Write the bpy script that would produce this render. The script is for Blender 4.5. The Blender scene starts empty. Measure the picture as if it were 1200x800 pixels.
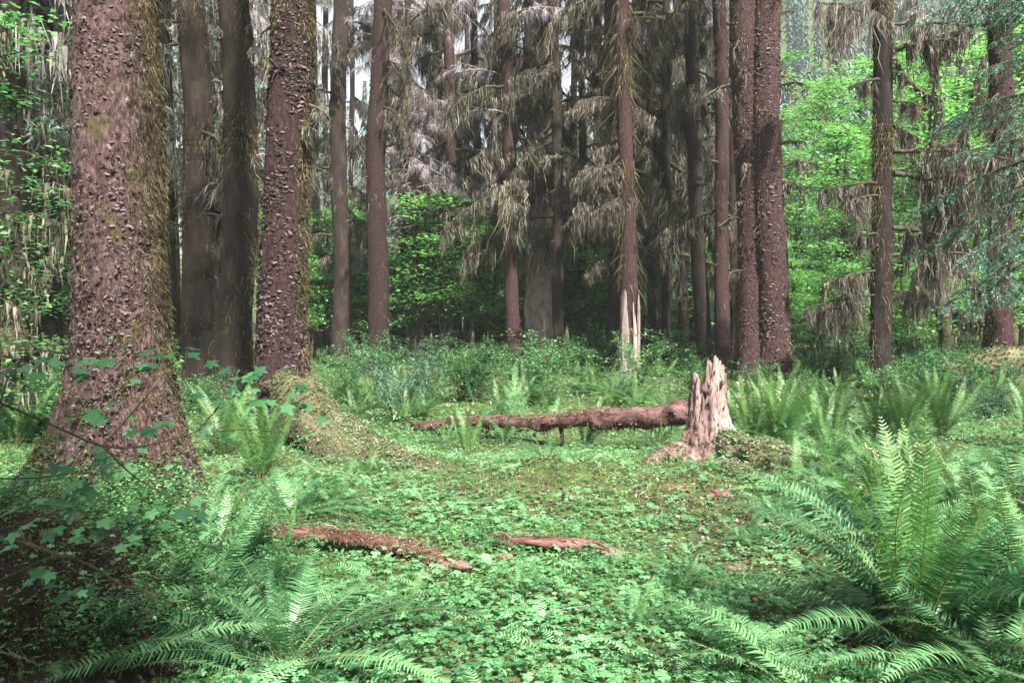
import bpy, math, random
import numpy as np
from mathutils import Vector, Matrix
R = math.radians
rng = np.random.default_rng(7)
random.seed(7)
sc = bpy.context.scene
COL = sc.collection

# ------------------------------------------------------------------ camera
F = 933.0; EYE = 1.55; PITCH = math.atan(30 / F)
cam = bpy.data.objects.new('camera', bpy.data.cameras.new('camera')); COL.objects.link(cam)
cam.location = (0, 0, EYE); cam.rotation_euler = (R(90) - PITCH, 0, 0)
cam.data.lens = 28; cam.data.sensor_width = 36; cam.data.clip_start = 0.05; cam.data.clip_end = 3000
sc.camera = cam

# ------------------------------------------------------------------ sky, sun, exposure
SUN_EL, SUN_AZ = R(47), R(156)          # azimuth clockwise from +Y (the way the camera looks): behind the camera, to the right
w = bpy.data.worlds.new('World'); sc.world = w; w.use_nodes = True
nt = w.node_tree; nt.nodes.clear()
sky = nt.nodes.new('ShaderNodeTexSky'); sky.sky_type = 'NISHITA'; sky.sun_disc = False
sky.sun_elevation = SUN_EL; sky.sun_rotation = SUN_AZ; sky.air_density = 1.0; sky.dust_density = 6.0; sky.ozone_density = 1.0
bg = nt.nodes.new('ShaderNodeBackground'); bg.inputs['Strength'].default_value = 0.065
wo = nt.nodes.new('ShaderNodeOutputWorld')
cz = nt.nodes.new('ShaderNodeTexNoise'); cz.inputs['Scale'].default_value = 3; cz.inputs['Detail'].default_value = 5
cr_ = nt.nodes.new('ShaderNodeMapRange'); cr_.inputs[1].default_value = .3; cr_.inputs[2].default_value = .65; cr_.inputs[3].default_value = .45; cr_.inputs[4].default_value = .95
cm = nt.nodes.new('ShaderNodeMix'); cm.data_type = 'RGBA'; cm.inputs[7].default_value = (3.3, 3.5, 3.7, 1)       # high thin cloud over the blue
nt.links.new(cz.outputs[0], cr_.inputs[0]); nt.links.new(cr_.outputs[0], cm.inputs[0]); nt.links.new(sky.outputs[0], cm.inputs[6])
nt.links.new(cm.outputs[2], bg.inputs[0]); nt.links.new(bg.outputs[0], wo.inputs[0])
sl = bpy.data.lights.new('sun', 'SUN'); sl.energy = 4.8; sl.angle = R(2); sl.color = (1, 0.94, 0.85)
so = bpy.data.objects.new('sun', sl); COL.objects.link(so)
sd = Vector((math.sin(SUN_AZ) * math.cos(SUN_EL), math.cos(SUN_AZ) * math.cos(SUN_EL), math.sin(SUN_EL)))
so.rotation_euler = sd.to_track_quat('Z', 'Y').to_euler(); so.location = (0, 0, 40)
sc.view_settings.view_transform = 'Standard'; sc.view_settings.look = 'None'
sc.view_settings.gamma = 1; sc.view_settings.exposure = 2.1
sc.cycles.max_bounces = 6; sc.cycles.diffuse_bounces = 3; sc.cycles.glossy_bounces = 2
sc.cycles.transmission_bounces = 3; sc.cycles.transparent_max_bounces = 4; sc.cycles.volume_bounces = 1
sc.cycles.use_denoising = True; sc.cycles.sample_clamp_indirect = 4

# ------------------------------------------------------------------ noise and terrain
def _h(ix, iy, iz, s):
    n = (ix * 374761393 + iy * 668265263 + iz * 1274126177 + s * 974634777) & 0xffffffff
    n = ((n ^ (n >> 13)) * 1274126177) & 0xffffffff
    n = n ^ (n >> 16)
    return (n & 0xffff) / 32767.5 - 1.0
def vnoise(x, y, z, s=0):
    x, y, z = np.broadcast_arrays(np.asarray(x, float), np.asarray(y, float), np.asarray(z, float))
    fx, fy, fz = np.floor(x), np.floor(y), np.floor(z)
    ix, iy, iz = fx.astype(np.int64), fy.astype(np.int64), fz.astype(np.int64)
    u, v, t = x - fx, y - fy, z - fz
    u = u * u * (3 - 2 * u); v = v * v * (3 - 2 * v); t = t * t * (3 - 2 * t)
    r = 0
    for a in (0, 1):
        for b in (0, 1):
            for c in (0, 1):
                r = r + _h(ix + a, iy + b, iz + c, s) * (u if a else 1 - u) * (v if b else 1 - v) * (t if c else 1 - t)
    return r
def fbm(x, y, z, s=0, o=3):
    r = 0; a = 1.0; k = 1.0
    for i in range(o):
        r = r + a * vnoise(x * k, y * k, z * k, s + i * 17); a *= .5; k *= 2.03
    return r
MOUNDS = [(-2.65, 5.7, .22, 1.1), (-2.5, 3.5, .14, .6), (-1.85, 4.7, .12, .5), (-2.55, 9.0, .2, .8), (10.6, 16.6, .55, 1.9),
          (1.95, 8.0, .10, .8), (.55, 7.6, .12, .35), (2.9, 7.5, .16, .5), (-1.0, 7.9, .10, .7), (4.6, 18, .2, 1.6), (1.9, 6.9, .08, .5)]
def H(x, y):
    x = np.asarray(x, float); y = np.asarray(y, float)
    z = .05 * vnoise(x * .9, y * .9, 0, 3) + .02 * vnoise(x * 3, y * 3, 0, 4)
    far = np.clip((y - 12) / 20, 0, 1)
    z = z + far * .18 * vnoise(x * .25, y * .25, 0, 5)
    for mx, my, a, s in MOUNDS:
        z = z + a * np.exp(-((x - mx) ** 2 + (y - my) ** 2) / (2 * s * s))
    t = np.clip((y - 62) / 200, 0, 1); t = t * t * (3 - 2 * t)
    hx = 18 + 92 * np.clip((x + 5) / 60, 0, 1) + 10 * vnoise(x * .015, y * .015, 0, 6)
    return z + t * hx
def P(px, py, D):
    dx, dz = (px - 600) / F, (400 - py) / F
    cy = math.cos(PITCH) + dz * math.sin(PITCH); cz = -math.sin(PITCH) + dz * math.cos(PITCH)
    return Vector((dx / cy * D, D, EYE + cz / cy * D))
def X(px, D): return (px - 600) / F * D
def hz(x, y): return float(H(x, y))
def onground(px, py):
    D = EYE * F / (py - 370.)
    for _ in range(6):
        p = P(px, py, D); z = hz(p.x, D); D = D * (EYE - z) / max(.05, EYE - p.z) if p.z < EYE - .01 else D
    return P(px, py, D)

# ------------------------------------------------------------------ mesh buffers
class Geo:
    def __init__(s): s.V = []; s.F = {3: [], 4: []}; s.A = {3: [], 4: []}; s.M = {3: [], 4: []}; s.n = 0
    def add(s, V, Fc, var=None, mat=0):
        V = np.asarray(V, float).reshape(-1, 3); Fc = np.asarray(Fc, np.int64)
        if len(Fc) == 0: return s
        k = Fc.shape[1]
        s.V.append(V); s.F[k].append(Fc + s.n); s.n += len(V)
        s.A[k].append(np.full(len(Fc), .5) if var is None else np.broadcast_to(np.asarray(var, float), (len(Fc),)))
        s.M[k].append(np.full(len(Fc), mat, np.int32))
        return s
    def add2(s, V, quads, tris, var=None, mat=0):
        V = np.asarray(V, float).reshape(-1, 3); first = True
        for Fc in (quads, tris):
            Fc = np.asarray(Fc, np.int64)
            if len(Fc) == 0: continue
            if first: s.V.append(V); base = s.n; s.n += len(V); first = False
            k = Fc.shape[1]; s.F[k].append(Fc + base)
            v = .5 if var is None else var[k] if isinstance(var, dict) else var
            s.A[k].append(np.broadcast_to(np.asarray(v, float), (len(Fc),))); s.M[k].append(np.full(len(Fc), mat, np.int32))
        return s
    def join(s, g, M=None):
        """add another Geo, moved by a 4x4"""
        V = np.concatenate(g.V)
        if M is not None:
            m = np.array(M); V = V @ m[:3, :3].T + m[:3, 3]
        s.V.append(V)
        for k in (3, 4):
            for a, b, c in zip(g.F[k], g.A[k], g.M[k]): s.F[k].append(a + s.n); s.A[k].append(b); s.M[k].append(c)
        s.n += len(V); return s
    def mesh(s, name, mats, smooth=False):
        V = np.concatenate(s.V).astype(np.float32); me = bpy.data.meshes.new(name)
        q = np.concatenate(s.F[4]) if s.F[4] else np.zeros((0, 4), np.int64)
        t = np.concatenate(s.F[3]) if s.F[3] else np.zeros((0, 3), np.int64)
        me.vertices.add(len(V)); me.vertices.foreach_set('co', V.ravel())
        me.loops.add(q.size + t.size); me.loops.foreach_set('vertex_index', np.concatenate([q.ravel(), t.ravel()]).astype(np.int32))
        nf = len(q) + len(t); me.polygons.add(nf)
        me.polygons.foreach_set('loop_start', np.concatenate([np.arange(len(q)) * 4, q.size + np.arange(len(t)) * 3]).astype(np.int32))
        mi = np.concatenate(s.M[4] + s.M[3]).astype(np.int32)
        at = me.attributes.new('var', 'FLOAT', 'FACE')
        at.data.foreach_set('value', np.concatenate(s.A[4] + s.A[3]).astype(np.float32))
        for m in (mats if isinstance(mats, (list, tuple)) else [mats]): me.materials.append(m)
        me.polygons.foreach_set('material_index', mi)
        me.update(calc_edges=True)
        if smooth: me.polygons.foreach_set('use_smooth', np.ones(nf, bool))
        return me
def tag(o, label=None, cat=None, group=None, kind=None):
    if label: o['label'] = label
    if cat: o['category'] = cat
    if group: o['group'] = group
    if kind: o['kind'] = kind
    return o
def obj(name, me, parent=None, M=None):
    o = bpy.data.objects.new(name, me); COL.objects.link(o)
    if M is not None: o.matrix_basis = M
    if parent: o.parent = parent
    if name == 'hanging_moss': o['kind'] = 'stuff'      # strands nobody could count
    return o
def root(name, loc, label, cat, group=None):
    o = bpy.data.objects.new(name, None); COL.objects.link(o); o.location = loc; o.empty_display_size = .2
    return tag(o, label, cat, group)
def T(loc=(0, 0, 0), rz=0, ry=0, rx=0, s=1):
    S = Matrix.Diagonal((s, s, s, 1)) if not isinstance(s, (tuple, list)) else Matrix.Diagonal((*s, 1))
    return Matrix.Translation(loc) @ Matrix.Rotation(rz, 4, 'Z') @ Matrix.Rotation(ry, 4, 'Y') @ Matrix.Rotation(rx, 4, 'X') @ S

# ------------------------------------------------------------------ materials
def mat(name, cols, scale=6, stretch=(1, 1, 1), rough=.9, bump=.4, bscale=30, bdist=.02, transl=0, objrand=.25, var=.6, detail=5, spec=.3, patch=None, haslump=None):
    m = bpy.data.materials.new(name); m.use_nodes = True; n = m.node_tree.nodes; L = m.node_tree.links
    b = n['Principled BSDF']; b.inputs['Roughness'].default_value = rough; b.inputs['Specular IOR Level'].default_value = spec
    tc = n.new('ShaderNodeTexCoord'); mp = n.new('ShaderNodeMapping'); mp.inputs['Scale'].default_value = stretch
    L.new(tc.outputs['Object'], mp.inputs[0])
    nz = n.new('ShaderNodeTexNoise'); nz.inputs['Scale'].default_value = scale; nz.inputs['Detail'].default_value = detail; nz.inputs['Roughness'].default_value = .65
    L.new(mp.outputs[0], nz.inputs['Vector'])
    at = n.new('ShaderNodeAttribute'); at.attribute_name = 'var'
    oi = n.new('ShaderNodeObjectInfo')
    def mth(op, a, bb):
        x = n.new('ShaderNodeMath'); x.operation = op
        for i, v in enumerate((a, bb)):
            if isinstance(v, (int, float)): x.inputs[i].default_value = v
            else: L.new(v, x.inputs[i])
        return x.outputs[0]
    f = mth('SUBTRACT', nz.outputs[0], .5); f = mth('MULTIPLY', f, 1.6)
    v = mth('MULTIPLY', mth('SUBTRACT', at.outputs['Fac'], .5), var)
    r = mth('MULTIPLY', mth('SUBTRACT', oi.outputs['Random'], .5), objrand)
    f = mth('ADD', mth('ADD', mth('ADD', f, v), r), .5)
    cr = n.new('ShaderNodeValToRGB'); e = cr.color_ramp.elements
    while len(e) < len(cols): e.new(.5)
    for i, c in enumerate(cols):
        e[i].position = i / (len(cols) - 1) * .8 + .1; e[i].color = (*c, 1)
    L.new(f, cr.inputs[0]); out = cr.outputs[0]
    if patch:                                  # (colour, noise scale, threshold, softness): lichen, moss or litter patches
        for (pc, ps, th, sf) in patch:
            z = n.new('ShaderNodeTexNoise'); z.inputs['Scale'].default_value = ps; z.inputs['Detail'].default_value = 6; z.inputs['Roughness'].default_value = .7
            L.new(tc.outputs['Object'], z.inputs['Vector'])
            mr = n.new('ShaderNodeMapRange'); mr.inputs[1].default_value = th; mr.inputs[2].default_value = th + sf
            L.new(z.outputs[0], mr.inputs[0])
            mx = n.new('ShaderNodeMix'); mx.data_type = 'RGBA'; L.new(mr.outputs[0], mx.inputs[0]); L.new(out, mx.inputs[6]); mx.inputs[7].default_value = (*pc, 1)
            out = mx.outputs[2]
    L.new(out, b.inputs['Base Color'])
    if bump:
        bz = n.new('ShaderNodeTexNoise'); bz.inputs['Scale'].default_value = bscale; bz.inputs['Detail'].default_value = 4
        L.new(mp.outputs[0], bz.inputs['Vector'])
        bz.inputs['Roughness'].default_value = .75; bz.inputs['Detail'].default_value = 8
        bp = n.new('ShaderNodeBump'); bp.inputs['Strength'].default_value = bump; bp.inputs['Distance'].default_value = bdist
        L.new(bz.outputs[0], bp.inputs['Height']); L.new(bp.outputs[0], b.inputs['Normal'])
    if transl:
        tr = n.new('ShaderNodeBsdfTranslucent'); mxs = n.new('ShaderNodeMixShader'); mxs.inputs[0].default_value = transl
        hs = n.new('ShaderNodeHueSaturation'); hs.inputs['Saturation'].default_value = 1.15; hs.inputs['Value'].default_value = 1.5
        L.new(out, hs.inputs['Color']); L.new(hs.outputs[0], tr.inputs[0])
        L.new(b.outputs[0], mxs.inputs[1]); L.new(tr.outputs[0], mxs.inputs[2])
        L.new(mxs.outputs[0], n['Material Output'].inputs[0])
    return m
M = {}
M['ground'] = mat('forest_floor', [(.018, .014, .008), (.03, .035, .012), (.055, .075, .022), (.09, .12, .04)], scale=7, bump=.8, bscale=40, patch=[((.11, .065, .045), 3.1, .60, .06)])
M['bark'] = mat('spruce_bark', [(.007, .0045, .004), (.048, .027, .026), (.12, .075, .077), (.30, .23, .245)], scale=48, stretch=(1, 1, .4), bump=1, bscale=26, bdist=.03, detail=8, patch=[((.22, .20, .21), 15, .62, .04), ((.06, .055, .02), 2.3, .55, .10), ((.012, .008, .007), 6, .62, .05)])
M['bark_red'] = mat('red_brown_bark', [(.004, .0025, .0025), (.020, .009, .009), (.046, .022, .023), (.10, .06, .065)], scale=34, stretch=(1, 1, .45), bump=1, bscale=34, bdist=.03, detail=8, patch=[((.13, .11, .12), 14, .68, .05)])
M['bark_dark'] = mat('dark_bark', [(.004, .003, .0025), (.012, .008, .007), (.026, .017, .015), (.055, .04, .036)], scale=6, stretch=(1, 1, .3), bump=1, bscale=16, bdist=.04, detail=7, patch=[((.028, .028, .012), 2.0, .56, .1)])
M['bark_pale'] = mat('pale_pinkish_bark', [(.04, .027, .025), (.14, .10, .095), (.26, .20, .195), (.36, .30, .295)], scale=7, stretch=(1, 1, .5), bump=1, bscale=14, bdist=.04, detail=8, patch=[((.10, .10, .05), 1.4, .62, .06)])
M['scale'] = mat('bark_plate', [(.006, .003, .003), (.026, .014, .014), (.058, .034, .036), (.13, .095, .105)], scale=20, bump=.5, bscale=60, var=1.1)
M['moss'] = mat('hanging_moss', [(.012, .011, .007), (.05, .046, .031), (.12, .112, .08), (.27, .25, .195)], scale=3, bump=0, transl=.3, var=.9)
M['moss_grey'] = mat('grey_hanging_moss', [(.016, .013, .010), (.06, .05, .038), (.14, .122, .10), (.30, .27, .235)], scale=3, bump=0, transl=.3, var=.9)
M['moss_floor'] = mat('yellow_moss', [(.025, .028, .012), (.065, .066, .032), (.125, .12, .065), (.20, .185, .12)], scale=5, bump=.6, bscale=50, transl=0, var=.8)
M['moss_fuzz'] = mat('yellow_moss_tuft', [(.035, .042, .016), (.095, .10, .048), (.175, .17, .095), (.29, .265, .18)], scale=5, bump=0, transl=.25, var=.9)
M['trunkmoss'] = mat('brown_green_trunk_moss', [(.012, .010, .004), (.04, .034, .014), (.085, .074, .032), (.17, .15, .08)], scale=5, bump=0, transl=.2, var=.9)
M['moss_pale'] = mat('sunlit_pale_moss', [(.05, .043, .04), (.14, .125, .12), (.27, .245, .24), (.44, .41, .42)], scale=3, bump=0, transl=.3, var=.9)  # moss colour lightened so the background crowns look sunlit
M['needle_far'] = mat('sunlit_far_needles', [(.05, .08, .065), (.10, .15, .12), (.17, .24, .19), (.26, .33, .28)], scale=2, bump=0, transl=.25, var=.8, rough=.6, objrand=.5)  # needle green lightened to put sunlight on the background crowns
M['twig'] = mat('dead_twig', [(.04, .03, .03), (.15, .12, .125), (.30, .26, .285), (.48, .43, .49)], scale=4, bump=0, var=.8)
M['branch'] = mat('mossy_branch', [(.010, .009, .006), (.03, .027, .016), (.06, .055, .03), (.12, .11, .065)], scale=9, bump=.6, bscale=40)
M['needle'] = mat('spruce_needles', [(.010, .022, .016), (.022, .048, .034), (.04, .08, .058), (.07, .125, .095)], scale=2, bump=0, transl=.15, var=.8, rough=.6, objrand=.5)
M['needle_near'] = mat('blue_green_needles', [(.04, .09, .06), (.08, .17, .12), (.14, .26, .19), (.22, .36, .28)], scale=2, bump=0, transl=.15, var=.8, rough=.55)
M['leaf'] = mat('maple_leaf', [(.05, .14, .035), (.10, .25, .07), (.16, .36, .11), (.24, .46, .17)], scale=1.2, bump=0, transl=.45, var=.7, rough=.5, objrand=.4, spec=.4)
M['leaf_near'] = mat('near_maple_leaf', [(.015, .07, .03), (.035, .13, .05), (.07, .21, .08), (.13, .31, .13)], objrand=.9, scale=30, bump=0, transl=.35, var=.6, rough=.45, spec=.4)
M['shrub'] = mat('shrub_leaf', [(.02, .07, .025), (.05, .15, .055), (.10, .25, .09), (.18, .36, .15)], scale=1.5, bump=0, transl=.35, var=.8, rough=.55, objrand=.5)
M['fern'] = mat('sword_fern', [(.012, .048, .020), (.034, .108, .042), (.072, .19, .075), (.135, .30, .13)], scale=2, bump=0, transl=.22, var=.6, rough=.45, objrand=.6, spec=.4)
M['fern_lit'] = mat('sunlit_sword_fern', [(.03, .09, .025), (.07, .17, .045), (.11, .24, .075), (.18, .33, .12)], scale=2, bump=0, transl=.3, var=.6, rough=.45, objrand=.4, spec=.5)  # brighter copy of the fern green with sunlight put into it
M['fern_dead'] = mat('dead_brown_frond', [(.05, .022, .015), (.12, .05, .035), (.2, .10, .07), (.32, .2, .13)], scale=4, bump=0, var=.7, transl=.1)
M['rachis'] = mat('frond_stalk', [(.09, .08, .03), (.16, .14, .06), (.24, .2, .1)], scale=4, bump=0, objrand=.4)
M['crozier'] = mat('unrolling_frond_tip', [(.25, .2, .12), (.4, .34, .24), (.55, .48, .36)], scale=5, bump=0, objrand=.3)
M['clover'] = mat('wood_sorrel', [(.035, .12, .045), (.09, .24, .095), (.17, .38, .17), (.29, .51, .28)], scale=.8, bump=0, transl=.35, var=.6, rough=.5, spec=.4)
M['clover_moss'] = mat('pale_ground_moss', [(.07, .10, .03), (.17, .22, .08), (.32, .35, .16)], scale=2, bump=0, transl=.2, var=.6)
M['grass'] = mat('forest_grass', [(.05, .14, .03), (.10, .24, .06), (.18, .34, .10)], scale=1, bump=0, transl=.3, var=.7)
M['litter'] = mat('leaf_litter', [(.03, .014, .011), (.09, .045, .036), (.17, .10, .085), (.30, .21, .19)], scale=6, bump=0, var=1.1)
M['rot'] = mat('rotten_red_wood', [(.03, .012, .010), (.12, .048, .04), (.26, .14, .125), (.48, .37, .34)], scale=9, stretch=(.25, 1, 1), bump=1, bscale=30, bdist=.03, detail=8)
M['logbark'] = mat('pink_brown_log_bark', [(.025, .012, .011), (.10, .05, .045), (.22, .13, .12), (.38, .27, .26)], scale=9, stretch=(.5, 1, 1), bump=1, bscale=26, bdist=.04, detail=8)
M['stump'] = mat('weathered_stump_wood', [(.025, .013, .011), (.12, .07, .06), (.27, .185, .17), (.42, .34, .32)], scale=7, stretch=(1, 1, .16), bump=1, bscale=20, bdist=.04, detail=9)
M['hole'] = mat('hollow_shade', [(.006, .004, .003), (.015, .009, .007), (.03, .02, .015)], scale=7, bump=.6)  # near black, painting the shade inside holes and hollows
M['seedling'] = mat('seedling_needles', [(.02, .06, .035), (.04, .11, .065), (.08, .18, .11), (.14, .27, .17)], scale=2, bump=0, transl=.15, var=.8, rough=.6)
M['base_moss'] = mat('dull_green_moss', [(.02, .028, .008), (.055, .065, .02), (.11, .12, .045), (.19, .19, .09)], scale=5, bump=0, transl=.2, var=.9)
M['soil'] = mat('shade_darkened_soil', [(.004, .003, .002), (.012, .008, .006), (.028, .018, .012), (.05, .04, .018)], scale=6, bump=1, bscale=22, bdist=.05)  # soil colour darkened to carry the shade on the root mass
M['hill'] = mat('haze_paled_conifers', [(.04, .075, .065), (.075, .12, .105), (.12, .175, .155)], scale=.05, bump=0, var=.8)  # conifer green paled, so part of the haze is in the colour

# ------------------------------------------------------------------ shape helpers
def tube(pts, rad, n=6, noise=0, seed=0, cap=True):
    pts = np.asarray(pts, float); m = len(pts); rad = np.broadcast_to(np.asarray(rad, float), (m,))
    tg = np.gradient(pts, axis=0); tg /= np.linalg.norm(tg, axis=1, keepdims=True) + 1e-9
    u = np.zeros((m, 3)); ref = np.array([0, 0, 1.]) if abs(tg[0, 2]) < .9 else np.array([1., 0, 0])
    a = np.cross(tg[0], ref); a /= np.linalg.norm(a); u[0] = a
    for i in range(1, m):
        a = a - tg[i] * a.dot(tg[i]); a /= np.linalg.norm(a) + 1e-9; u[i] = a
    v = np.cross(tg, u); th = np.arange(n) / n * 2 * np.pi
    d = u[:, None] * np.cos(th)[None, :, None] + v[:, None] * np.sin(th)[None, :, None]
    rr = rad[:, None] * np.ones((1, n))
    if noise:
        q = pts[:, None] + d * rad[:, None, None]
        rr = rr * (1 + noise * fbm(q[..., 0] * 9, q[..., 1] * 9, q[..., 2] * 9, seed))
    V = pts[:, None] + d * rr[..., None]
    i, k = np.meshgrid(np.arange(m - 1), np.arange(n), indexing='ij'); k2 = (k + 1) % n
    Q = np.stack([i * n + k, i * n + k2, (i + 1) * n + k2, (i + 1) * n + k], -1).reshape(-1, 4)
    V = V.reshape(-1, 3); Tr = []
    if cap:
        V = np.concatenate([V, pts[:1], pts[-1:]]); c0, c1 = m * n, m * n + 1
        for kk in range(n):
            Tr.append((c0, (kk + 1) % n, kk)); Tr.append((c1, (m - 1) * n + kk, (m - 1) * n + (kk + 1) % n))
    return V, Q, np.array(Tr).reshape(-1, 3), d.reshape(-1, 3)
def addtube(g, pts, rad, n=6, noise=0, seed=0, mat=0, var=None, cap=True):
    V, Q, Tr, N = tube(pts, rad, n, noise, seed, cap)
    g.add2(V, Q, Tr, var, mat); return V[:len(N)], N
def bez(p, n=12):
    """smooth curve through control points"""
    p = np.asarray([tuple(q) for q in p], float); m = len(p); t = np.linspace(0, m - 1, n)
    i = np.clip(t.astype(int), 0, m - 2); u = (t - i)[:, None]
    p0 = p[np.clip(i - 1, 0, m - 1)]; p1 = p[i]; p2 = p[i + 1]; p3 = p[np.clip(i + 2, 0, m - 1)]
    return .5 * ((2 * p1) + (p2 - p0) * u + (2 * p0 - 5 * p1 + 4 * p2 - p3) * u ** 2 + (3 * p1 - p0 - 3 * p2 + p3) * u ** 3)
def rots(n, yaw=None, tilt=0., r=rng):
    """n rotation matrices: tilt about a random horizontal axis, after a yaw"""
    y = r.uniform(0, 2 * np.pi, n) if yaw is None else yaw
    t = r.normal(0, 1, n) * tilt; a = r.uniform(0, 2 * np.pi, n)
    cy, sy = np.cos(y), np.sin(y); Z = np.zeros((n, 3, 3)); Z[:, 0, 0] = cy; Z[:, 0, 1] = -sy; Z[:, 1, 0] = sy; Z[:, 1, 1] = cy; Z[:, 2, 2] = 1
    k = np.stack([np.cos(a), np.sin(a), 0 * a], -1); K = np.zeros((n, 3, 3))
    K[:, 0, 1] = -k[:, 2]; K[:, 0, 2] = k[:, 1]; K[:, 1, 0] = k[:, 2]; K[:, 1, 2] = -k[:, 0]; K[:, 2, 0] = -k[:, 1]; K[:, 2, 1] = k[:, 0]
    Rt = np.eye(3)[None] + np.sin(t)[:, None, None] * K + (1 - np.cos(t))[:, None, None] * (K @ K)
    return Rt @ Z
def scatter(g, tv, tf, pos, rot, s, var=None, mat=0):
    tv = np.asarray(tv, float); tf = np.asarray(tf, np.int64); n = len(pos)
    if n == 0: return
    s = np.broadcast_to(np.asarray(s, float), (n,))
    V = np.einsum('nij,vj->nvi', rot, tv) * s[:, None, None] + pos[:, None]
    Fc = (tf[None] + (np.arange(n) * len(tv))[:, None, None]).reshape(-1, tf.shape[1])
    var = rng.uniform(0, 1, n) if var is None else var
    g.add(V.reshape(-1, 3), Fc, np.repeat(var, len(tf)), mat)
def strands(g, p, ln, wd, sway=.15, seg=3, var=None, mat=0, dirn=None, r=rng):
    """hanging moss: tapered ribbons from points p, length ln, width wd"""
    n = len(p)
    if n == 0: return
    ln = np.broadcast_to(ln, (n,)); wd = np.broadcast_to(wd, (n,)); a = r.uniform(0, np.pi, n)
    side = np.stack([np.cos(a), np.sin(a), 0 * a], -1)
    drift = r.normal(0, sway, (n, 3)); drift[:, 2] = 0
    down = np.tile(np.array([0, 0, -1.]), (n, 1)) if dirn is None else dirn
    rows = []; wk = r.uniform(.6, 1.4, (n, seg + 1))
    for k in range(seg + 1):
        t = k / seg; c = p + down * (ln * t)[:, None] + drift * (ln * t * t)[:, None] + (r.normal(0, .06, (n, 3)) * ln[:, None] if 0 < k < seg else 0)
        if dirn is not None: c[:, 2] -= ln * t * t * .35
        if k < seg: hw = (wd * .5 * (1 - t * .75) * wk[:, k])[:, None]; rows += [c - side * hw, c + side * hw]
        else: rows += [c]
    V = np.stack(rows, 1); m = V.shape[1]; base = (np.arange(n) * m)[:, None]
    Q = np.concatenate([base + np.array([[2 * k, 2 * k + 1, 2 * k + 3, 2 * k + 2]]) for k in range(seg - 1)]) if seg > 1 else np.zeros((0, 4), int)
    Tr = base + np.array([[2 * seg - 2, 2 * seg - 1, 2 * seg]])
    var = r.uniform(0, 1, n) if var is None else var
    g.add2(V.reshape(-1, 3), Q, Tr, {4: np.tile(var, seg - 1), 3: var}, mat)
def along(pts, n, jit=0., lo=0., r=rng):
    pts = np.asarray(pts, float); t = r.uniform(lo, 1, n) * (len(pts) - 1); i = np.clip(t.astype(int), 0, len(pts) - 2); u = (t - i)[:, None]
    return pts[i] * (1 - u) + pts[i + 1] * u + r.normal(0, 1, (n, 3)) * jit, t / (len(pts) - 1)

DIAM = ([(0, 0, 0), (.42, .28, .06), (1, 0, -.05), (.42, -.28, .06)], [(0, 1, 2, 3)])
NEED = ([(0, .10, 0), (0, -.10, 0), (1, 0, 0)], [(0, 1, 2)])

# ================================================================== GROUND
def spaced(a, b, fine, lo, hi, g=1.16):
    mid = list(np.arange(lo, hi, fine)); st = fine; x = hi; up = []
    while x < b: up.append(x); st *= g; x += st
    up.append(b); st = fine; x = lo - fine; dn = []
    while x > a: dn.append(x); st *= g; x -= st
    dn.append(a); return np.array(dn[::-1] + mid + up)
gx = spaced(-420, 420, .14, -6, 6, 1.08); gy = spaced(-300, 520, .14, 1.8, 12, 1.08)
A, B = np.meshgrid(gx, gy); Z = H(A, B)
near = np.exp(-((B - 6) / 9) ** 2)
Z = Z + near * .012 * vnoise(A * 9, B * 9, 0, 8)
i, k = np.meshgrid(np.arange(len(gy) - 1), np.arange(len(gx) - 1), indexing='ij'); W_ = len(gx)
Q = np.stack([i * W_ + k, i * W_ + k + 1, (i + 1) * W_ + k + 1, (i + 1) * W_ + k], -1).reshape(-1, 4)
g = Geo(); g.add(np.stack([A, B, Z], -1).reshape(-1, 3), Q)
obj('forest_ground', g.mesh('forest_ground', M['ground'], True)).__setitem__('kind', 'structure')

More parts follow.
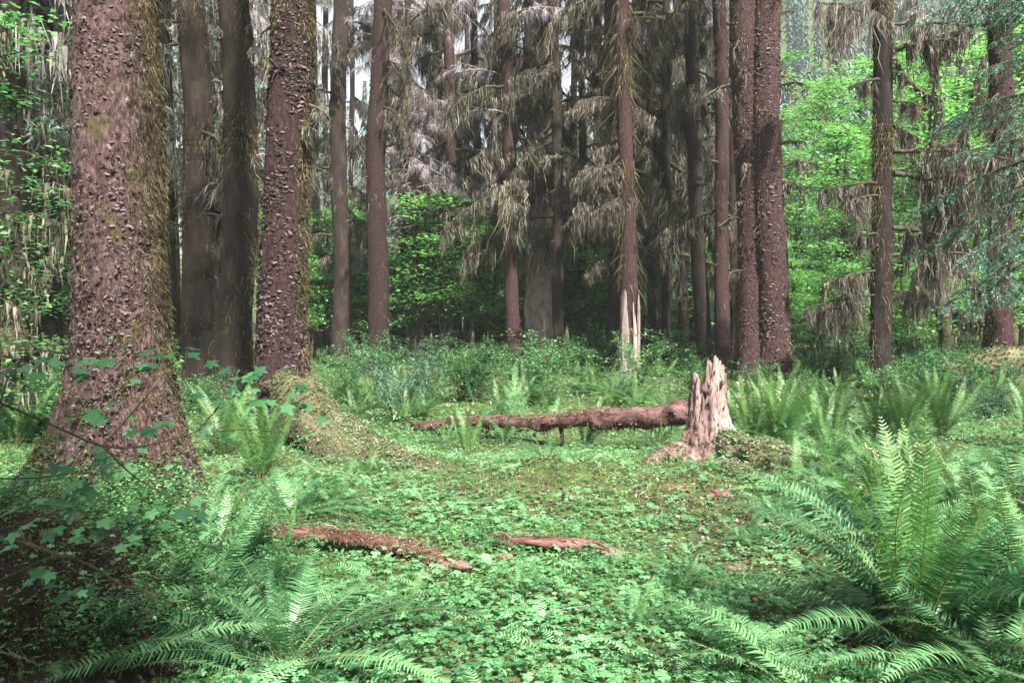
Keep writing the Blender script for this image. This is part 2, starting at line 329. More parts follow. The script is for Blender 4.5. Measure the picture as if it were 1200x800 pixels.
# ================================================================== TRUNKS
OX = []; OF = []
for k in range(3):
    a = k * 2.094; b = len(OX)
    for (u_, v_, z_) in [(0, 0, 0), (.42, .5, -.08), (.75, .45, -.16), (.66, 0, -.02), (.75, -.45, -.16), (.42, -.5, -.08)]: OX.append((u_ * math.cos(a) - v_ * math.sin(a), u_ * math.sin(a) + v_ * math.cos(a), z_))
    OF += [(b, b + 3, b + 2, b + 1), (b, b + 5, b + 4, b + 3)]
OX_, OF_ = OX, OF
def trunk_grid(path, rad, zs, n, flare=.0, fh=.35, lobes=(), amp=.03, fib=3.0, seed=0, stretch=.35, fine=0.):
    """path: [(x,y,z)], rad: [(z,r)]; lobes: (theta, amount, sharpness, height)"""
    path = np.array(path, float); zs = np.asarray(zs, float)
    cx = np.interp(zs, path[:, 2], path[:, 0]); cy = np.interp(zs, path[:, 2], path[:, 1])
    r0 = np.interp(zs, [a for a, b in rad], [b for a, b in rad]); th = np.arange(n) / n * 2 * np.pi
    rr = r0[:, None] + np.zeros((1, n)); zz = np.clip(zs, 0, None)[:, None]
    rr = rr + flare * np.exp(-zz / fh) * (1 + .35 * np.cos(3 * th + seed) + .25 * np.cos(5 * th + 2 * seed))[None]
    for (t0, am, sh, hh) in lobes:
        d = (th - t0 + np.pi) % (2 * np.pi) - np.pi
        rr = rr + am * np.exp(-(d * sh) ** 2)[None] * np.exp(-(zz / hh) ** 1.3)
    c, s = np.cos(th)[None], np.sin(th)[None]
    qx, qy = c * rr + seed * 3.1, s * rr; q = zs[:, None] * stretch
    rr = rr + amp * fbm(qx * fib, qy * fib, q * fib, seed, 3)
    if fine:
        rd = 1 - np.abs(fbm(qx * 16, qy * 16, zs[:, None] * 6, seed + 5, 3)); rr = rr + fine * rd + fine * .5 * fbm(qx * 45, qy * 45, zs[:, None] * 30, seed + 9, 2)
    V = np.stack([cx[:, None] + c * rr, cy[:, None] + s * rr, zs[:, None] + 0 * rr], -1)
    m = len(zs); i, k = np.meshgrid(np.arange(m - 1), np.arange(n), indexing='ij'); k2 = (k + 1) % n
    Q = np.stack([i * n + k, i * n + k2, (i + 1) * n + k2, (i + 1) * n + k], -1).reshape(-1, 4)
    Nn = np.broadcast_to(np.stack([c, s, 0 * c], -1), V.shape)
    return V, Q, Nn
PLATE = np.array([(-.7, -.05, .30), (.6, -.05, .36), (.85, .12, .02), (.35, .36, -.34), (-.25, .42, -.28), (-.9, .14, -.1), (0, .2, .08)])
PLATE_F = [(0, 6, 1), (1, 6, 2), (2, 6, 3), (3, 6, 4), (4, 6, 5), (5, 6, 0)]
def outward(N, n, tilt=.25):
    """matrices whose y column is the outward normal N and z column is up"""
    y = N / (np.linalg.norm(N, axis=1, keepdims=True) + 1e-9); up = np.array([0, 0, 1.]) + rng.normal(0, tilt, (n, 3))
    x = np.cross(y, up); x /= np.linalg.norm(x, axis=1, keepdims=True) + 1e-9; z = np.cross(x, y)
    return np.stack([x, y, z], -1)
def plates(V, N, cnt, size, zlo, zhi, face=True, clump=1.):
    Vf = V.reshape(-1, 3); Nf = N.reshape(-1, 3); ok = (Vf[:, 2] > zlo) & (Vf[:, 2] < zhi)
    if face: ok &= (Nf[:, 1] < .45)
    ids = np.nonzero(ok)[0]; wgt = np.clip(fbm(Vf[ids, 0] * 5, Vf[ids, 1] * 5, Vf[ids, 2] * 3, 11) * clump + .55, .03, 2)
    ids = rng.choice(ids, cnt, p=wgt / wgt.sum())
    g = Geo(); pos = Vf[ids] + rng.normal(0, .01, (cnt, 3)) - Nf[ids] * .003
    scatter(g, PLATE, PLATE_F, pos, outward(Nf[ids], cnt, .5), np.minimum(size * rng.lognormal(-.2, .6, cnt), size * 2.4))
    return g
def hairmoss(V, N, cnt, ln, zlo, zhi, side=None, wd=.006, th=0., seed=3, f=2.5, out=.25):
    Vf = V.reshape(-1, 3); Nf = N.reshape(-1, 3); ok = (Vf[:, 2] > zlo) & (Vf[:, 2] < zhi) & (Nf[:, 1] < .6)
    ids = np.nonzero(ok)[0]; wgt = fbm(Vf[ids, 0] * f, Vf[ids, 1] * f, Vf[ids, 2] * f * .4, seed) + .35 - th
    if side is not None: wgt = wgt + side(Nf[ids], Vf[ids])
    wgt = np.clip(wgt, .0, 3) + 1e-4; ids = rng.choice(ids, cnt, p=wgt / wgt.sum()); g = Geo()
    d = Nf[ids] * out + np.array([0, 0, -.6]) + rng.normal(0, .22, (cnt, 3)); d /= np.linalg.norm(d, axis=1, keepdims=True)
    strands(g, Vf[ids] + Nf[ids] * .004, ln * rng.lognormal(0, .5, cnt), wd, .2, 2, dirn=d)
    return g
def fuzz(g, p, N, ln, wd, mat=0, var=None):
    n = len(p); d = N + rng.normal(0, .5, (n, 3)); d /= np.linalg.norm(d, axis=1, keepdims=True) + 1e-9
    strands(g, p, ln * rng.lognormal(0, .35, n), wd, .2, 2, dirn=d, mat=mat, var=var)

# ------------------------------------------------------------------ branch library (shared meshes)
def branch_curve(L, up0, droop, r, kink=.05, n=14):
    t = np.linspace(0, 1, n); a = up0 - droop * t ** .9; st = L / (n - 1)
    x = np.concatenate([[0], np.cumsum(np.cos(a[1:]) * st)]); z = np.concatenate([[0], np.cumsum(np.sin(a[1:]) * st)])
    y = np.cumsum(r.normal(0, kink, n)) * st * 2; y -= y[0]
    z = z + np.cumsum(r.normal(0, kink * .6, n)) * st
    return np.stack([x, y, z], -1)
def moss_branch(seed, L=2., up0=.25, droop=.6, nt=10, ns=420, ln=.28, rb=.028, grey=False):
    r = np.random.default_rng(seed); c = branch_curve(L, up0, droop, r, .12)
    b = Geo(); t = np.linspace(1, .12, len(c)); addtube(b, c, rb * t, 5, .3, seed, cap=False); m = Geo(); curves = [(c, 1.)]
    for _ in range(nt):
        p, tt = along(c, 1, 0, .15, r); s = 1 if r.random() < .5 else -1
        l = r.uniform(.25, .6) * L * (1.1 - tt[0]) ; cc = branch_curve(l, r.uniform(-.5, .2), r.uniform(.1, 1.1), r, .15, 7)
        Mx = np.array(Matrix.Rotation(s * r.uniform(.4, 1.3), 3, 'Z')); cc = cc @ Mx.T + p[0]
        addtube(b, cc, rb * .45 * np.linspace(1, .2, 7), 4, 0, cap=False); curves.append((cc, .6))
        for _ in range(3):
            p2, _t = along(cc, 1, 0, .2, r); c3 = branch_curve(l * .45, r.uniform(-.6, .1), .8, r, .2, 5) @ np.array(Matrix.Rotation(r.uniform(-2.4, 2.4), 3, 'Z')).T + p2[0]
            addtube(b, c3, rb * .2 * np.linspace(1, .3, 5), 3, 0, cap=False); curves.append((c3, .4))
    tot = sum(w for _, w in curves)
    for cc, wgt in curves:
        n = int(ns * wgt / tot * 1.0) + 4; p, tt = along(cc, n, .008, 0, r)
        env = np.clip(vnoise(p[:, 0] * 5, p[:, 1] * 5, 0, seed) * .9 + .7, .12, 2)
        strands(m, p, ln * env * r.lognormal(-.2, .5, n) * (.55 + .45 * wgt), r.uniform(.007, .026, n), .14, 3, r=r)
    # the moss sleeve on top of the limb
    V, N = addtube(m, c + [0, 0, .008], rb * 1.5 * t + .008, 6, .6, seed + 1, cap=False, mat=1)
    return b, m
def twig_branch(seed, L=1.8):
    r = np.random.default_rng(seed); c = branch_curve(L, .15, .7, r, .12); b = Geo(); addtube(b, c, .02 * np.linspace(1, .15, len(c)), 4, 0, cap=False)
    n = 26
    for _ in range(n):
        p, tt = along(c, 1, 0, .1, r); l = r.uniform(.2, .55) * L * (1.15 - tt[0]); cc = branch_curve(l, r.uniform(-.5, .3), r.uniform(.3, 1.4), r, .25, 7) @ np.array(Matrix.Rotation(r.choice([-1, 1]) * r.uniform(.3, 1.4), 3, 'Z')).T + p[0]
        addtube(b, cc, .006 * np.linspace(1, .3, 7), 3, 0, cap=False, var=r.random())
        q, t2 = along(cc, 26, 0, .1, r); d = r.normal(0, .5, (26, 3)) + (cc[-1] - cc[0]) / l + [0, 0, -.6]; d /= np.linalg.norm(d, axis=1, keepdims=True)
        strands(b, q, r.uniform(.08, .3, 26), .006, .2, 2, dirn=d, r=r)
    return b
def spruce_branch(seed, L=2.4, nt=26, nn=44, nl=.05, nw=.011, droop=.75, up0=.1):
    r = np.random.default_rng(seed); c = branch_curve(L, up0, droop, r, .06); b = Geo(); f = Geo()
    addtube(b, c, .022 * np.linspace(1, .15, len(c)), 4, 0, cap=False)
    for q in range(nt):
        tt = .12 + .88 * (q / nt); i = tt * (len(c) - 1); p = c[int(min(i, len(c) - 2))] * (1 - i % 1) + c[int(min(i + 1, len(c) - 1))] * (i % 1)
        l = L * .42 * (1.12 - tt) * r.uniform(.7, 1.15) + .06; s = 1 if q % 2 else -1
        cc = branch_curve(l, -.15, r.uniform(.3, .9), r, .1, 6) @ np.array(Matrix.Rotation(s * r.uniform(.75, 1.15), 3, 'Z')).T + p
        addtube(b, cc, .006 * np.linspace(1, .3, 6), 3, 0, cap=False)
        m = int(nn * l / (L * .4)) + 6; pp, t2 = along(cc, m, .004, 0, r); d = (cc[-1] - cc[0]) / (l + 1e-6)
        dd = d * .55 + r.normal(0, .6, (m, 3)); dd /= np.linalg.norm(dd, axis=1, keepdims=True)
        a = np.cross(dd, r.normal(0, 1, (m, 3))); a /= np.linalg.norm(a, axis=1, keepdims=True)
        Rm = np.stack([dd, a, np.cross(dd, a)], -1)
        tv = np.array(NEED[0]) * np.array([nl, nw * 5, 1]); scatter(f, tv, NEED[1], pp, Rm, r.uniform(.7, 1.3, m))
    return b, f
LIB = {}
LIB['mb'] = []
for s_ in range(9):
    b, m = moss_branch(50 + s_, L=[2, 2.4, 1.6, 2.2, 1.8, 2.6, 1.3, 2.0, 1.5][s_], up0=[.3, .0, .45, -.2, .2, -.35, .2, .5, -.4][s_], droop=[1.1, .9, 1.5, .8, 1.4, .7, 1.2, 1.7, .7][s_], ln=[.45, .62, .3, .45, .52, .7, .28, .42, .38][s_], nt=20, ns=1500)
    LIB['mb'].append((b.mesh('dead_branch', M['branch']), m.mesh('hanging_moss', [M['moss'] if s_ % 2 else M['moss_grey'], M['branch']])))
LIB['cur'] = []
for s_ in range(4):
    b, m = moss_branch(70 + s_, L=[1.9, 1.5, 2.3, 1.2][s_], up0=.1, droop=.35, nt=12, ns=1400, ln=[.7, .6, .75, .5][s_]); LIB['cur'].append((b.mesh('dead_branch', M['branch']), m.mesh('hanging_moss', [M['moss_grey'], M['branch']])))
LIB['stub'] = []
for s_ in range(5):
    b, m = moss_branch(80 + s_, L=[.7, .5, .9, .6, .8][s_], up0=.3, droop=.9, nt=4, ns=260, ln=.2, rb=.02)
    LIB['stub'].append((b.mesh('stub_branch', M['branch']), m.mesh('hanging_moss', [M['moss'] if s_ % 2 else M['moss_grey'], M['branch']])))
LIB['tw'] = [twig_branch(100 + s_).mesh('bare_branch', M['twig']) for s_ in range(4)]
LIB['sp'] = []; SPG = []
for s_ in range(4):
    b, f = spruce_branch(120 + s_, nt=30, nn=70); b.join(f) if False else None
    LIB['sp'].append((b.mesh('branch_wood', M['branch']), f.mesh('needles', M['needle'])))
for s_ in range(4): SPG.append(spruce_branch(140 + s_, L=2.2, nt=13, nn=15, nl=.16, nw=.036, droop=.9))
def crown_mesh(seed, z0, z1, L0, L1, nb, moss=.0, far=False):
    """a whole conifer crown of drooping branches; local z runs z0..z1"""
    r = np.random.default_rng(seed); wood = Geo(); fol = Geo()
    for q in range(nb):
        t = (q + r.random()) / nb; z = z0 + (z1 - z0) * t; L = (L0 + (L1 - L0) * t) / 2.2 * r.uniform(.6, 1.15)
        b, f = SPG[r.integers(4)]; Mx = T((0, 0, z), r.uniform(0, 6.28), r.uniform(-.15, .35), 0, L); wood.join(b, Mx); fol.join(f, Mx)
        if r.random() < moss:
            c = branch_curve(2.0 * L, .1, .9, r); c = np.array([Mx @ Vector(v) for v in c / L]) if False else c @ np.array(Matrix.Rotation(r.uniform(0, 6.28), 3, 'Z')).T + [0, 0, z]
            p, _ = along(c, 110, .12, .1, r); strands(wood, p, r.uniform(.2, .9, 110), r.uniform(.02, .07, 110), .1, 2, mat=1, r=r)
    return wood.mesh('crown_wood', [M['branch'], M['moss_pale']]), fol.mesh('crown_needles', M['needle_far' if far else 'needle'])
CROWN = [crown_mesh(200 + s_, 0, 16, 3.2, .8, 46) for s_ in range(3)]
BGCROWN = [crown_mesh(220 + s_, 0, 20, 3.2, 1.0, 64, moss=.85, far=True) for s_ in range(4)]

def hang(tree, local, az, kind, i, s, tilt=0):
    if kind == 'tw': obj('bare_branch', LIB['tw'][i % 4], tree, T(local, az, tilt, 0, s)); return
    a = LIB[kind][i % len(LIB[kind])]
    b = obj('branch' if kind != 'stub' else 'stub_branch', a[0], tree, T(local, az, tilt, 0, s)); obj('needles' if kind == 'sp' else 'hanging_moss', a[1], b)

def conifer(name, label, px0, px1, D, wpx, material, near=0, flare=.12, fh=.3, lobes=(), seed=1, amp=.02, n=28, height=27, crown=True, brz=(2., 12.), nbr=0, kinds=('mb',), bs=(.7, 1.2), azb=None, group=None, cat='conifer tree', scales=0, ssize=.05, hair=0, hlen=.07, hside=None, zbase=None, crz=None, hmat='trunkmoss', cs=1., fineamp=0.):
    x0 = X(px0, D); z0 = hz(x0, D) - .25 if zbase is None else zbase
    zt = 1.55 + 370 / F * D; x1 = X(px1, D); lean = (x1 - x0) / (zt - z0); t = root(name, (x0, D, z0), label, cat, group)
    r = wpx / F * D / 2 * .95 * math.cos(math.atan((px0 - 600) / F)); rad = [(0, r * 1.10), (3, r), (zt, r * .9), (height, .05)]
    zs = np.concatenate([np.linspace(0, min(zt + .5, height), near or 60), np.linspace(min(zt + .5, height), height, 16)[1:]])
    wob = .02 * r
    path = [(lean * z + .25 * r * math.sin(z * .7 + seed), .25 * r * math.cos(z * .5 + seed), z) for z in np.linspace(0, height, 20)]
    V, Q, N = trunk_grid(path, rad, zs, n, flare, fh, lobes, amp, 3., seed, fine=fineamp); g = Geo(); g.add(V.reshape(-1, 3), Q)
    obj('trunk', g.mesh('trunk', M[material], True), t)
    if scales: tag(obj('bark_plates', plates(V, N, scales, ssize, .1, zt + .1).mesh('bark_plates', M['scale']), t), kind='stuff')
    if hair: tag(obj('trunk_moss', hairmoss(V, N, hair, hlen, .05, zt + .2, hside, wd=.0022 + D * .0006).mesh('trunk_moss', M[hmat]), t), kind='stuff')
    rr = random.Random(seed)
    for q in range(nbr):
        z = brz[0] + (brz[1] - brz[0]) * (q + rr.random()) / nbr; az = (rr.uniform(0, 6.283) if rr.random() < .25 else rr.uniform(-.75, 3.9)) if azb is None else rr.choice(azb) + rr.gauss(0, .5)
        k = rr.choice(kinds); s = rr.uniform(*bs); rz = float(np.interp(z, [a for a, b in rad], [b for a, b in rad])) * .8
        hang(t, (lean * z + rz * math.cos(az), rz * math.sin(az), z), az, k, rr.randrange(20), s, rr.uniform(-.35, .5))
    if crown:
        zc = crz if crz else zt + (7 if D > 18 else 3); cs = cs * (.4 if D > 18 else .75); height = 25 if D > 18 else height; c = CROWN[seed % 3]; k = (height + 1 - zc) / 16
        w_ = obj('crown', c[0], t, T((lean * zc, 0, zc), seed * 1.3, 0, 0, (cs, cs, k))); obj('crown_needles', c[1], w_)
    return t, V, N
# --- the great spruce at the left edge of the clearing
def rightmoss(N, V): return 1.5 * np.clip(N[:, 0] - .45, 0, 1) * 2 + 1.1 * np.clip(-N[:, 0] - .72, 0, 1) * 3 + 2.6 * np.clip(.8 - V[:, 2], 0, 1) - .05
bt, V1, N1 = conifer('spruce_tree', 'huge reddish spruce trunk with flaring mossy base at the left of the clearing', 146, 158, 5.5, 103, 'bark', near=280, n=190,
    flare=.30, fh=.36, lobes=[(R(-52), -.20, 5.5, .5), (R(-25), .42, 2.0, .8), (R(-155), .62, 1.9, .75), (R(-90), .08, 2.5, .5)], seed=2, amp=.022, scales=17000, ssize=.0085, hair=36000, hlen=.022, hside=rightmoss,
    nbr=0, height=26, crz=11.5, cs=.9, fineamp=.016)
gh = Geo(); Vt = V1.reshape(-1, 3)   # dark plug painting the shade of the hollow between the roots
c_ = bez([(.52, -.66, .02), (.47, -.60, .3), (.40, -.50, .62)], 8)
addtube(gh, c_, [.10, .12, .11, .095, .08, .06, .04, .01], 10, .5, 4); obj('hollow_shade', gh.mesh('hollow_shade', M['hole'], True), bt)
def leafmoss(parent, V, N, cnt, zmax, label=None, thr=-.1, sd=2, lsz=.016):
    Vf = V.reshape(-1, 3); Nf = N.reshape(-1, 3); pr = np.clip(1 - Vf[:, 2] / zmax, 0, 1) * np.clip(fbm(Vf[:, 0] * 3, Vf[:, 1] * 3, Vf[:, 2] * 2, sd) - thr + .3, 0, 2) * (Nf[:, 1] < .5)
    q = rng.choice(len(Vf), cnt, p=pr / pr.sum()); g = Geo(); fuzz(g, Vf[q] + rng.normal(0, .01, (cnt, 3)), Nf[q] + [0, 0, .3], .014, .007); m = cnt // 2; q = q[:m]
    scatter(g, DIAM[0], DIAM[1], Vf[q] + rng.normal(0, .012, (m, 3)) + Nf[q] * .01, rots(m, None, .8), lsz * rng.uniform(.6, 1.5, m)); m = cnt // 12; q = q[:m]
    scatter(g, OX_, OF_, Vf[q] + rng.normal(0, .02, (m, 3)) + Nf[q] * .03, rots(m, None, .4), rng.uniform(.012, .022, m), mat=1)
    tag(obj('moss_tufts', g.mesh('moss_tufts', [M['base_moss'], M['shrub']]), parent), kind='stuff')
leafmoss(bt, V1, N1, 30000, 1.5)
# --- second great trunk with bark flakes and a moss-covered root
b3, V3, N3 = conifer('spruce_tree', 'reddish brown trunk with flaking bark plates and a long mossy root sloping to the right', 333, 340, 9.0, 55, 'bark_red', near=240, n=130,
    flare=.10, fh=.4, lobes=[(R(-30), .42, 1.7, .75), (R(-150), .14, 2, .4)], seed=4, amp=.015, scales=13000, ssize=.0155, hair=12000, hlen=.04, hside=lambda N, V: 2.6 * np.clip(N[:, 0] - .5, 0, 1) - .3 + 1.6 * np.clip(1.0 - V[:, 2], 0, 1) * (N[:, 0] > .1), nbr=5, brz=(3.2, 5), kinds=('stub',), bs=(.4, .7), azb=[0, 3.1], height=27, fineamp=.008)
leafmoss(b3, V3, N3, 9000, .9)
def mossy_root(parent, pts, rad, name='mossy_root', fz=9000, ln=.03, n=22, material='moss_floor', off=None, noise=.22, seg=40, fw=.008, th=-.3):
    off = parent.location if parent else Vector((0, 0, 0)); c = bez([Vector(p) - off for p in pts], seg); rr = np.interp(np.linspace(0, 1, seg), np.linspace(0, 1, len(rad)), rad)
    g = Geo(); V, N = addtube(g, c, rr, n, noise, 5); o = obj(name, g.mesh(name, M[material], True), parent)
    if fz:
        q = np.nonzero((N[:, 2] > th))[0]; q = rng.choice(q, fz); f = Geo(); fuzz(f, V[q] + rng.normal(0, .012, (fz, 3)), N[q], ln, fw); m = fz // 2; q = rng.choice(q, m)
        scatter(f, DIAM[0], DIAM[1], V[q] + rng.normal(0, .012, (m, 3)) + N[q] * .008, rots(m, None, .7), rng.uniform(.012, .026, m)); m = fz // 14; q = rng.choice(q, m)
        scatter(f, OX_, OF_, V[q] + rng.normal(0, .012, (m, 3)) + N[q] * .02, rots(m, None, .4), rng.uniform(.012, .02, m), mat=1)
        tag(obj('moss_tufts', f.mesh('moss_tufts', [M['moss_fuzz'], M['clover']]), o), kind='stuff')
    return o
r3 = b3.location
mossy_root(b3, [(r3.x + .02, r3.y - .1, .80), (X(385, 8.7), 8.6, .30), (X(420, 8.35), 8.3, .06), (X(455, 8.05), 8.0, -.06), (X(500, 7.7), 7.7, -.12), (X(545, 7.45), 7.4, -.14)], [.26, .27, .30, .30, .26, .14], fz=30000, ln=.015, fw=.010, noise=.16, n=48, seg=70)
mossy_root(b3, [(r3.x + .15, r3.y - .3, .45), (X(385, 8.1), 8.15, .2), (X(410, 7.7), 7.7, .0)], [.16, .2, .08], fz=4000)

SPEC = [
 # px0, px1, D, wpx, mat, nbr, kinds, label, extra
 (240, 226, 15, 39, 'bark_dark', 12, ('stub', 'mb', 'sp'), 'dark twin trunk half hidden just right of the huge left spruce', dict(brz=(2.8, 7.5), bs=(.5, .9), hair=2500, flare=.2)),
 (274, 281, 14.2, 42, 'bark_dark', 12, ('sp', 'stub', 'tw'), 'broad dark brown trunk directly left of the flaking bark trunk', dict(brz=(3.4, 7.5), bs=(.5, .9), hair=3000, flare=.25)),
 (399, 401, 24, 21, 'bark_dark', 18, ('mb', 'stub'), 'dark slim trunk with mossy stubs right of the flaking bark trunk', dict(brz=(2.5, 12), bs=(.5, .9))),
 (440, 448, 22, 24, 'bark_red', 12, ('stub', 'mb'), 'smooth straight maroon trunk nearly bare of branches, left of the grey twig thicket', dict(brz=(5.5, 11), bs=(.5, .8), azb=[0, 0, 3.1])),
 (536, 524, 26, 13, 'bark_red', 26, ('mb', 'tw', 'mb'), 'slender red brown trunk behind drooping grey twigs, above the left end of the far log', dict(brz=(3.2, 12.5), bs=(.7, 1.3))),
 (604, 591, 23, 16, 'bark_red', 26, ('mb', 'mb', 'tw'), 'slim maroon trunk with pale upper bark and long mossy boughs in the picture centre', dict(brz=(4.6, 12), bs=(.8, 1.3))),
 (657, 648, 22, 13, 'bark_dark', 30, ('mb', 'stub'), 'thin dark trunk standing before the pale broad trunk', dict(brz=(2.2, 11), bs=(.6, 1.2))),
 (722, 716, 22, 17, 'bark_dark', 28, ('mb', 'mb', 'stub'), 'dark trunk thick with hanging moss, left of the pale based trunk', dict(brz=(3, 11.5), bs=(.7, 1.2))),
 (738, 728, 19.5, 19, 'bark_red', 26, ('mb', 'mb', 'stub'), 'mossy trunk with peeling pale pink base and twisted boughs behind the fallen log', dict(hair=1800, hlen=.3, brz=(2.2, 10), bs=(.6, 1.1), flare=.12)),
 (764, 762, 25, 12, 'bark_dark', 26, ('mb', 'stub'), 'thin black trunk veiled by moss right of the pale based trunk', dict(brz=(2.5, 12), bs=(.6, 1.1))),
 (801, 797, 26, 11, 'bark_dark', 20, ('stub', 'mb'), 'thinnest dark trunk just left of the leaning trunk', dict(brz=(2.5, 12), bs=(.6, 1.0))),
 (827, 803, 21, 18, 'bark_dark', 12, ('stub', 'mb'), 'dark trunk leaning to the left above the jagged stump', dict(brz=(4.5, 10.5), bs=(.5, 1.0), flare=.25)),
 (849, 840, 20.5, 17, 'bark_red', 14, ('stub', 'mb'), 'straight pinkish brown trunk between the leaning trunk and the twin trunks', dict(brz=(3.5, 10), bs=(.5, .9))),
 (1036, 1027, 15.5, 24, 'bark_dark', 0, ('mb', 'stub', 'mb'), 'dark brown trunk draped with curtains of brown moss right of the bright gap', dict(brz=(2.0, 8), bs=(.5, .9), hair=3000, flare=.08)),
 (1174, 1164, 17, 31, 'bark_red', 16, ('stub', 'mb', 'sp'), 'reddish trunk rising from a moss mound at the right edge', dict(brz=(3, 8.5), bs=(.5, .9), hair=3500, flare=.1, fh=.6)),
 (493, 478, 25, 8, 'bark_dark', 44, ('tw', 'tw', 'tw', 'mb'), 'leafless tree of tangled pale lilac grey twigs right of the straight maroon trunk', dict(brz=(4, 12.5), bs=(.8, 1.3))),
 (478, 470, 28, 9, 'bark_dark', 26, ('mb', 'mb', 'tw'), 'thin dark trunk at the left side of the grey twig thicket', dict(brz=(2.5, 13), bs=(.8, 1.3))),
 (562, 556, 29, 9, 'bark_dark', 30, ('mb', 'mb'), 'narrow mossy trunk midway between the two slim maroon trunks', dict(brz=(4.5, 14), bs=(.9, 1.4))),
 (684, 680, 27, 9, 'bark_dark', 26, ('mb', 'stub'), 'narrow dark trunk just right of the broad pale trunk', dict(brz=(3.5, 13), bs=(.8, 1.2))),
 (750, 747, 24, 12, 'bark_dark', 26, ('mb', 'mb'), 'dark trunk crowded against the right side of the pale based trunk', dict(brz=(3, 12), bs=(.7, 1.2))),
 (781, 778, 23, 10, 'bark_dark', 28, ('mb', 'mb'), 'slim trunk wrapped in long grey moss between the black and the thinnest trunks', dict(brz=(2.5, 11), bs=(.8, 1.3))),
 (812, 812, 28, 11, 'bark_dark', 16, ('mb', 'stub'), 'upright dark trunk half hidden by the leaning trunk', dict(brz=(2.5, 13), bs=(.6, 1))),
 (862, 856, 22, 12, 'bark_dark', 12, ('stub', 'mb'), 'dark trunk tucked against the left of the twin trunks', dict(brz=(2.5, 11), bs=(.6, 1))),
 (704, 700, 33, 9, 'bark_dark', 14, ('stub', 'mb'), 'distant thin trunk seen against green maples left of the dark mossy trunks', dict(brz=(2.5, 15), bs=(.7, 1.1))),
]
for q, (p0, p1, D, wp, mt, nb, kd, lb, ex) in enumerate(SPEC):
    ex = dict(ex); nb = int(nb * (.85 if 500 < p0 < 815 else 1.0)); ex['brz'] = (max(ex['brz'][0], 4.2 if 450 < p0 < 700 else 3.4) if D > 18 else ex['brz'][0], ex['brz'][1]); fl = ex.pop('flare', .1)
    tr, V, N = conifer('spruce_tree', lb, p0, p1, D, wp, mt, nbr=nb, kinds=kd, seed=10 + q, flare=fl, n=40 if wp > 20 else 20, near=90 if wp > 20 else 40, amp=.03 if wp > 20 else .015, scales=900 if wp in (31,) else 0, ssize=.03, fineamp=.014 if wp > 20 else .012, **{'hair': 500, 'hlen': .10, **ex})
    if p0 == 738:      # peeled pale foot
        gp = Geo(); Vl = V.reshape(-1, 3); zr = V[:, 0, 2]
        for k in range(70):
            a0 = rng.uniform(0, 2 * np.pi); z1 = rng.uniform(.5, 1.2) + (1.2 if rng.random() < .35 else 0); z0_ = rng.uniform(-.1, .5); zz = np.linspace(z0_, z1, 7); aa = a0 + .10 * np.sin(zz * 3 + k); hw = (rng.uniform(.03, .09) * np.array([.8, 1, 1, .9, .8, .6, .15]))[:, None]
            rr_ = .215 + .11 * np.exp(-np.clip(zz, 0, 9) / .35) + rng.uniform(.012, .035); c_ = np.stack([np.cos(aa) * rr_, np.sin(aa) * rr_, zz], -1); sd_ = np.stack([-np.sin(aa), np.cos(aa), 0 * aa], -1); gp.add(np.stack([c_ - sd_ * hw, c_ + sd_ * hw], 1).reshape(-1, 3), [(2 * j, 2 * j + 1, 2 * j + 3, 2 * j + 2) for j in range(6)], rng.random())
        tag(obj('peeling_bark', gp.mesh('peeling_bark', M['bark_pale']), tr), kind='stuff')
    if p0 == 1036:
        rr = random.Random(3)
        for (py, side, L_) in [(178, 0, 1.0), (205, 0, 1.3), (215, 3.14, .7), (268, 0, 1.2), (275, 3.14, .6), (318, 3.14, .6), (340, 0, .5), (95, 3.14, .6), (60, 0, .9), (20, 3.14, .9), (120, 0, .6), (150, 0, .9), (30, 0, .8), (230, 3.14, .5), (345, 3.1, .6), (300, 0, .8)]:
            z = P(1036, py, D).z - tr.location.z
            hang(tr, (.1 if side == 0 else -.15, -.05, z), side + rr.gauss(-.1 if side == 0 else .1, .35), 'cur', rr.randrange(4), L_ * rr.uniform(.8, 1.05), rr.uniform(-.1, .15))
# twin trunks
for (p0, p1, wpx, sd_, lb) in [(883, 870, 37, 31, 'left stem of the thick maroon twin trunks behind the jagged stump'), (905, 894, 36, 32, 'right stem of the thick maroon twin trunks, facing the bright gap')]:
    tr, V, N = conifer('spruce_tree', lb, p0, p1, 17 if sd_ == 31 else 16.8, wpx, 'bark_red', near=160, n=64, flare=.14, fh=.5, seed=sd_, amp=.02, scales=7500, ssize=.018, nbr=9, brz=(2.6, 8.5), kinds=('stub',), bs=(.6, 1.1),
        azb=[3.6, 4.4] if sd_ == 31 else [0, .2, -.6, 5.2], hair=1500, fineamp=.012)
# pale broad trunk far back
tp, Vp, Np = conifer('dead_snag', 'broad pale pinkish grey trunk behind the dark stems in the picture centre', 640, 634, 23.8, 36, 'bark_pale', near=160, n=60, flare=.12, fh=.6, seed=41, amp=.06, nbr=10, brz=(8, 13), kinds=('mb',), bs=(.8, 1.2), fineamp=.04, cat='dead tree')
tp2, Vp, Np = conifer('dead_snag', 'pale weathered far trunk seen low in the bright green gap', 992, 990, 42, 9, 'bark_pale', near=50, n=16, flare=.1, seed=42, amp=.05, crown=False, height=4.3, cat='dead tree')

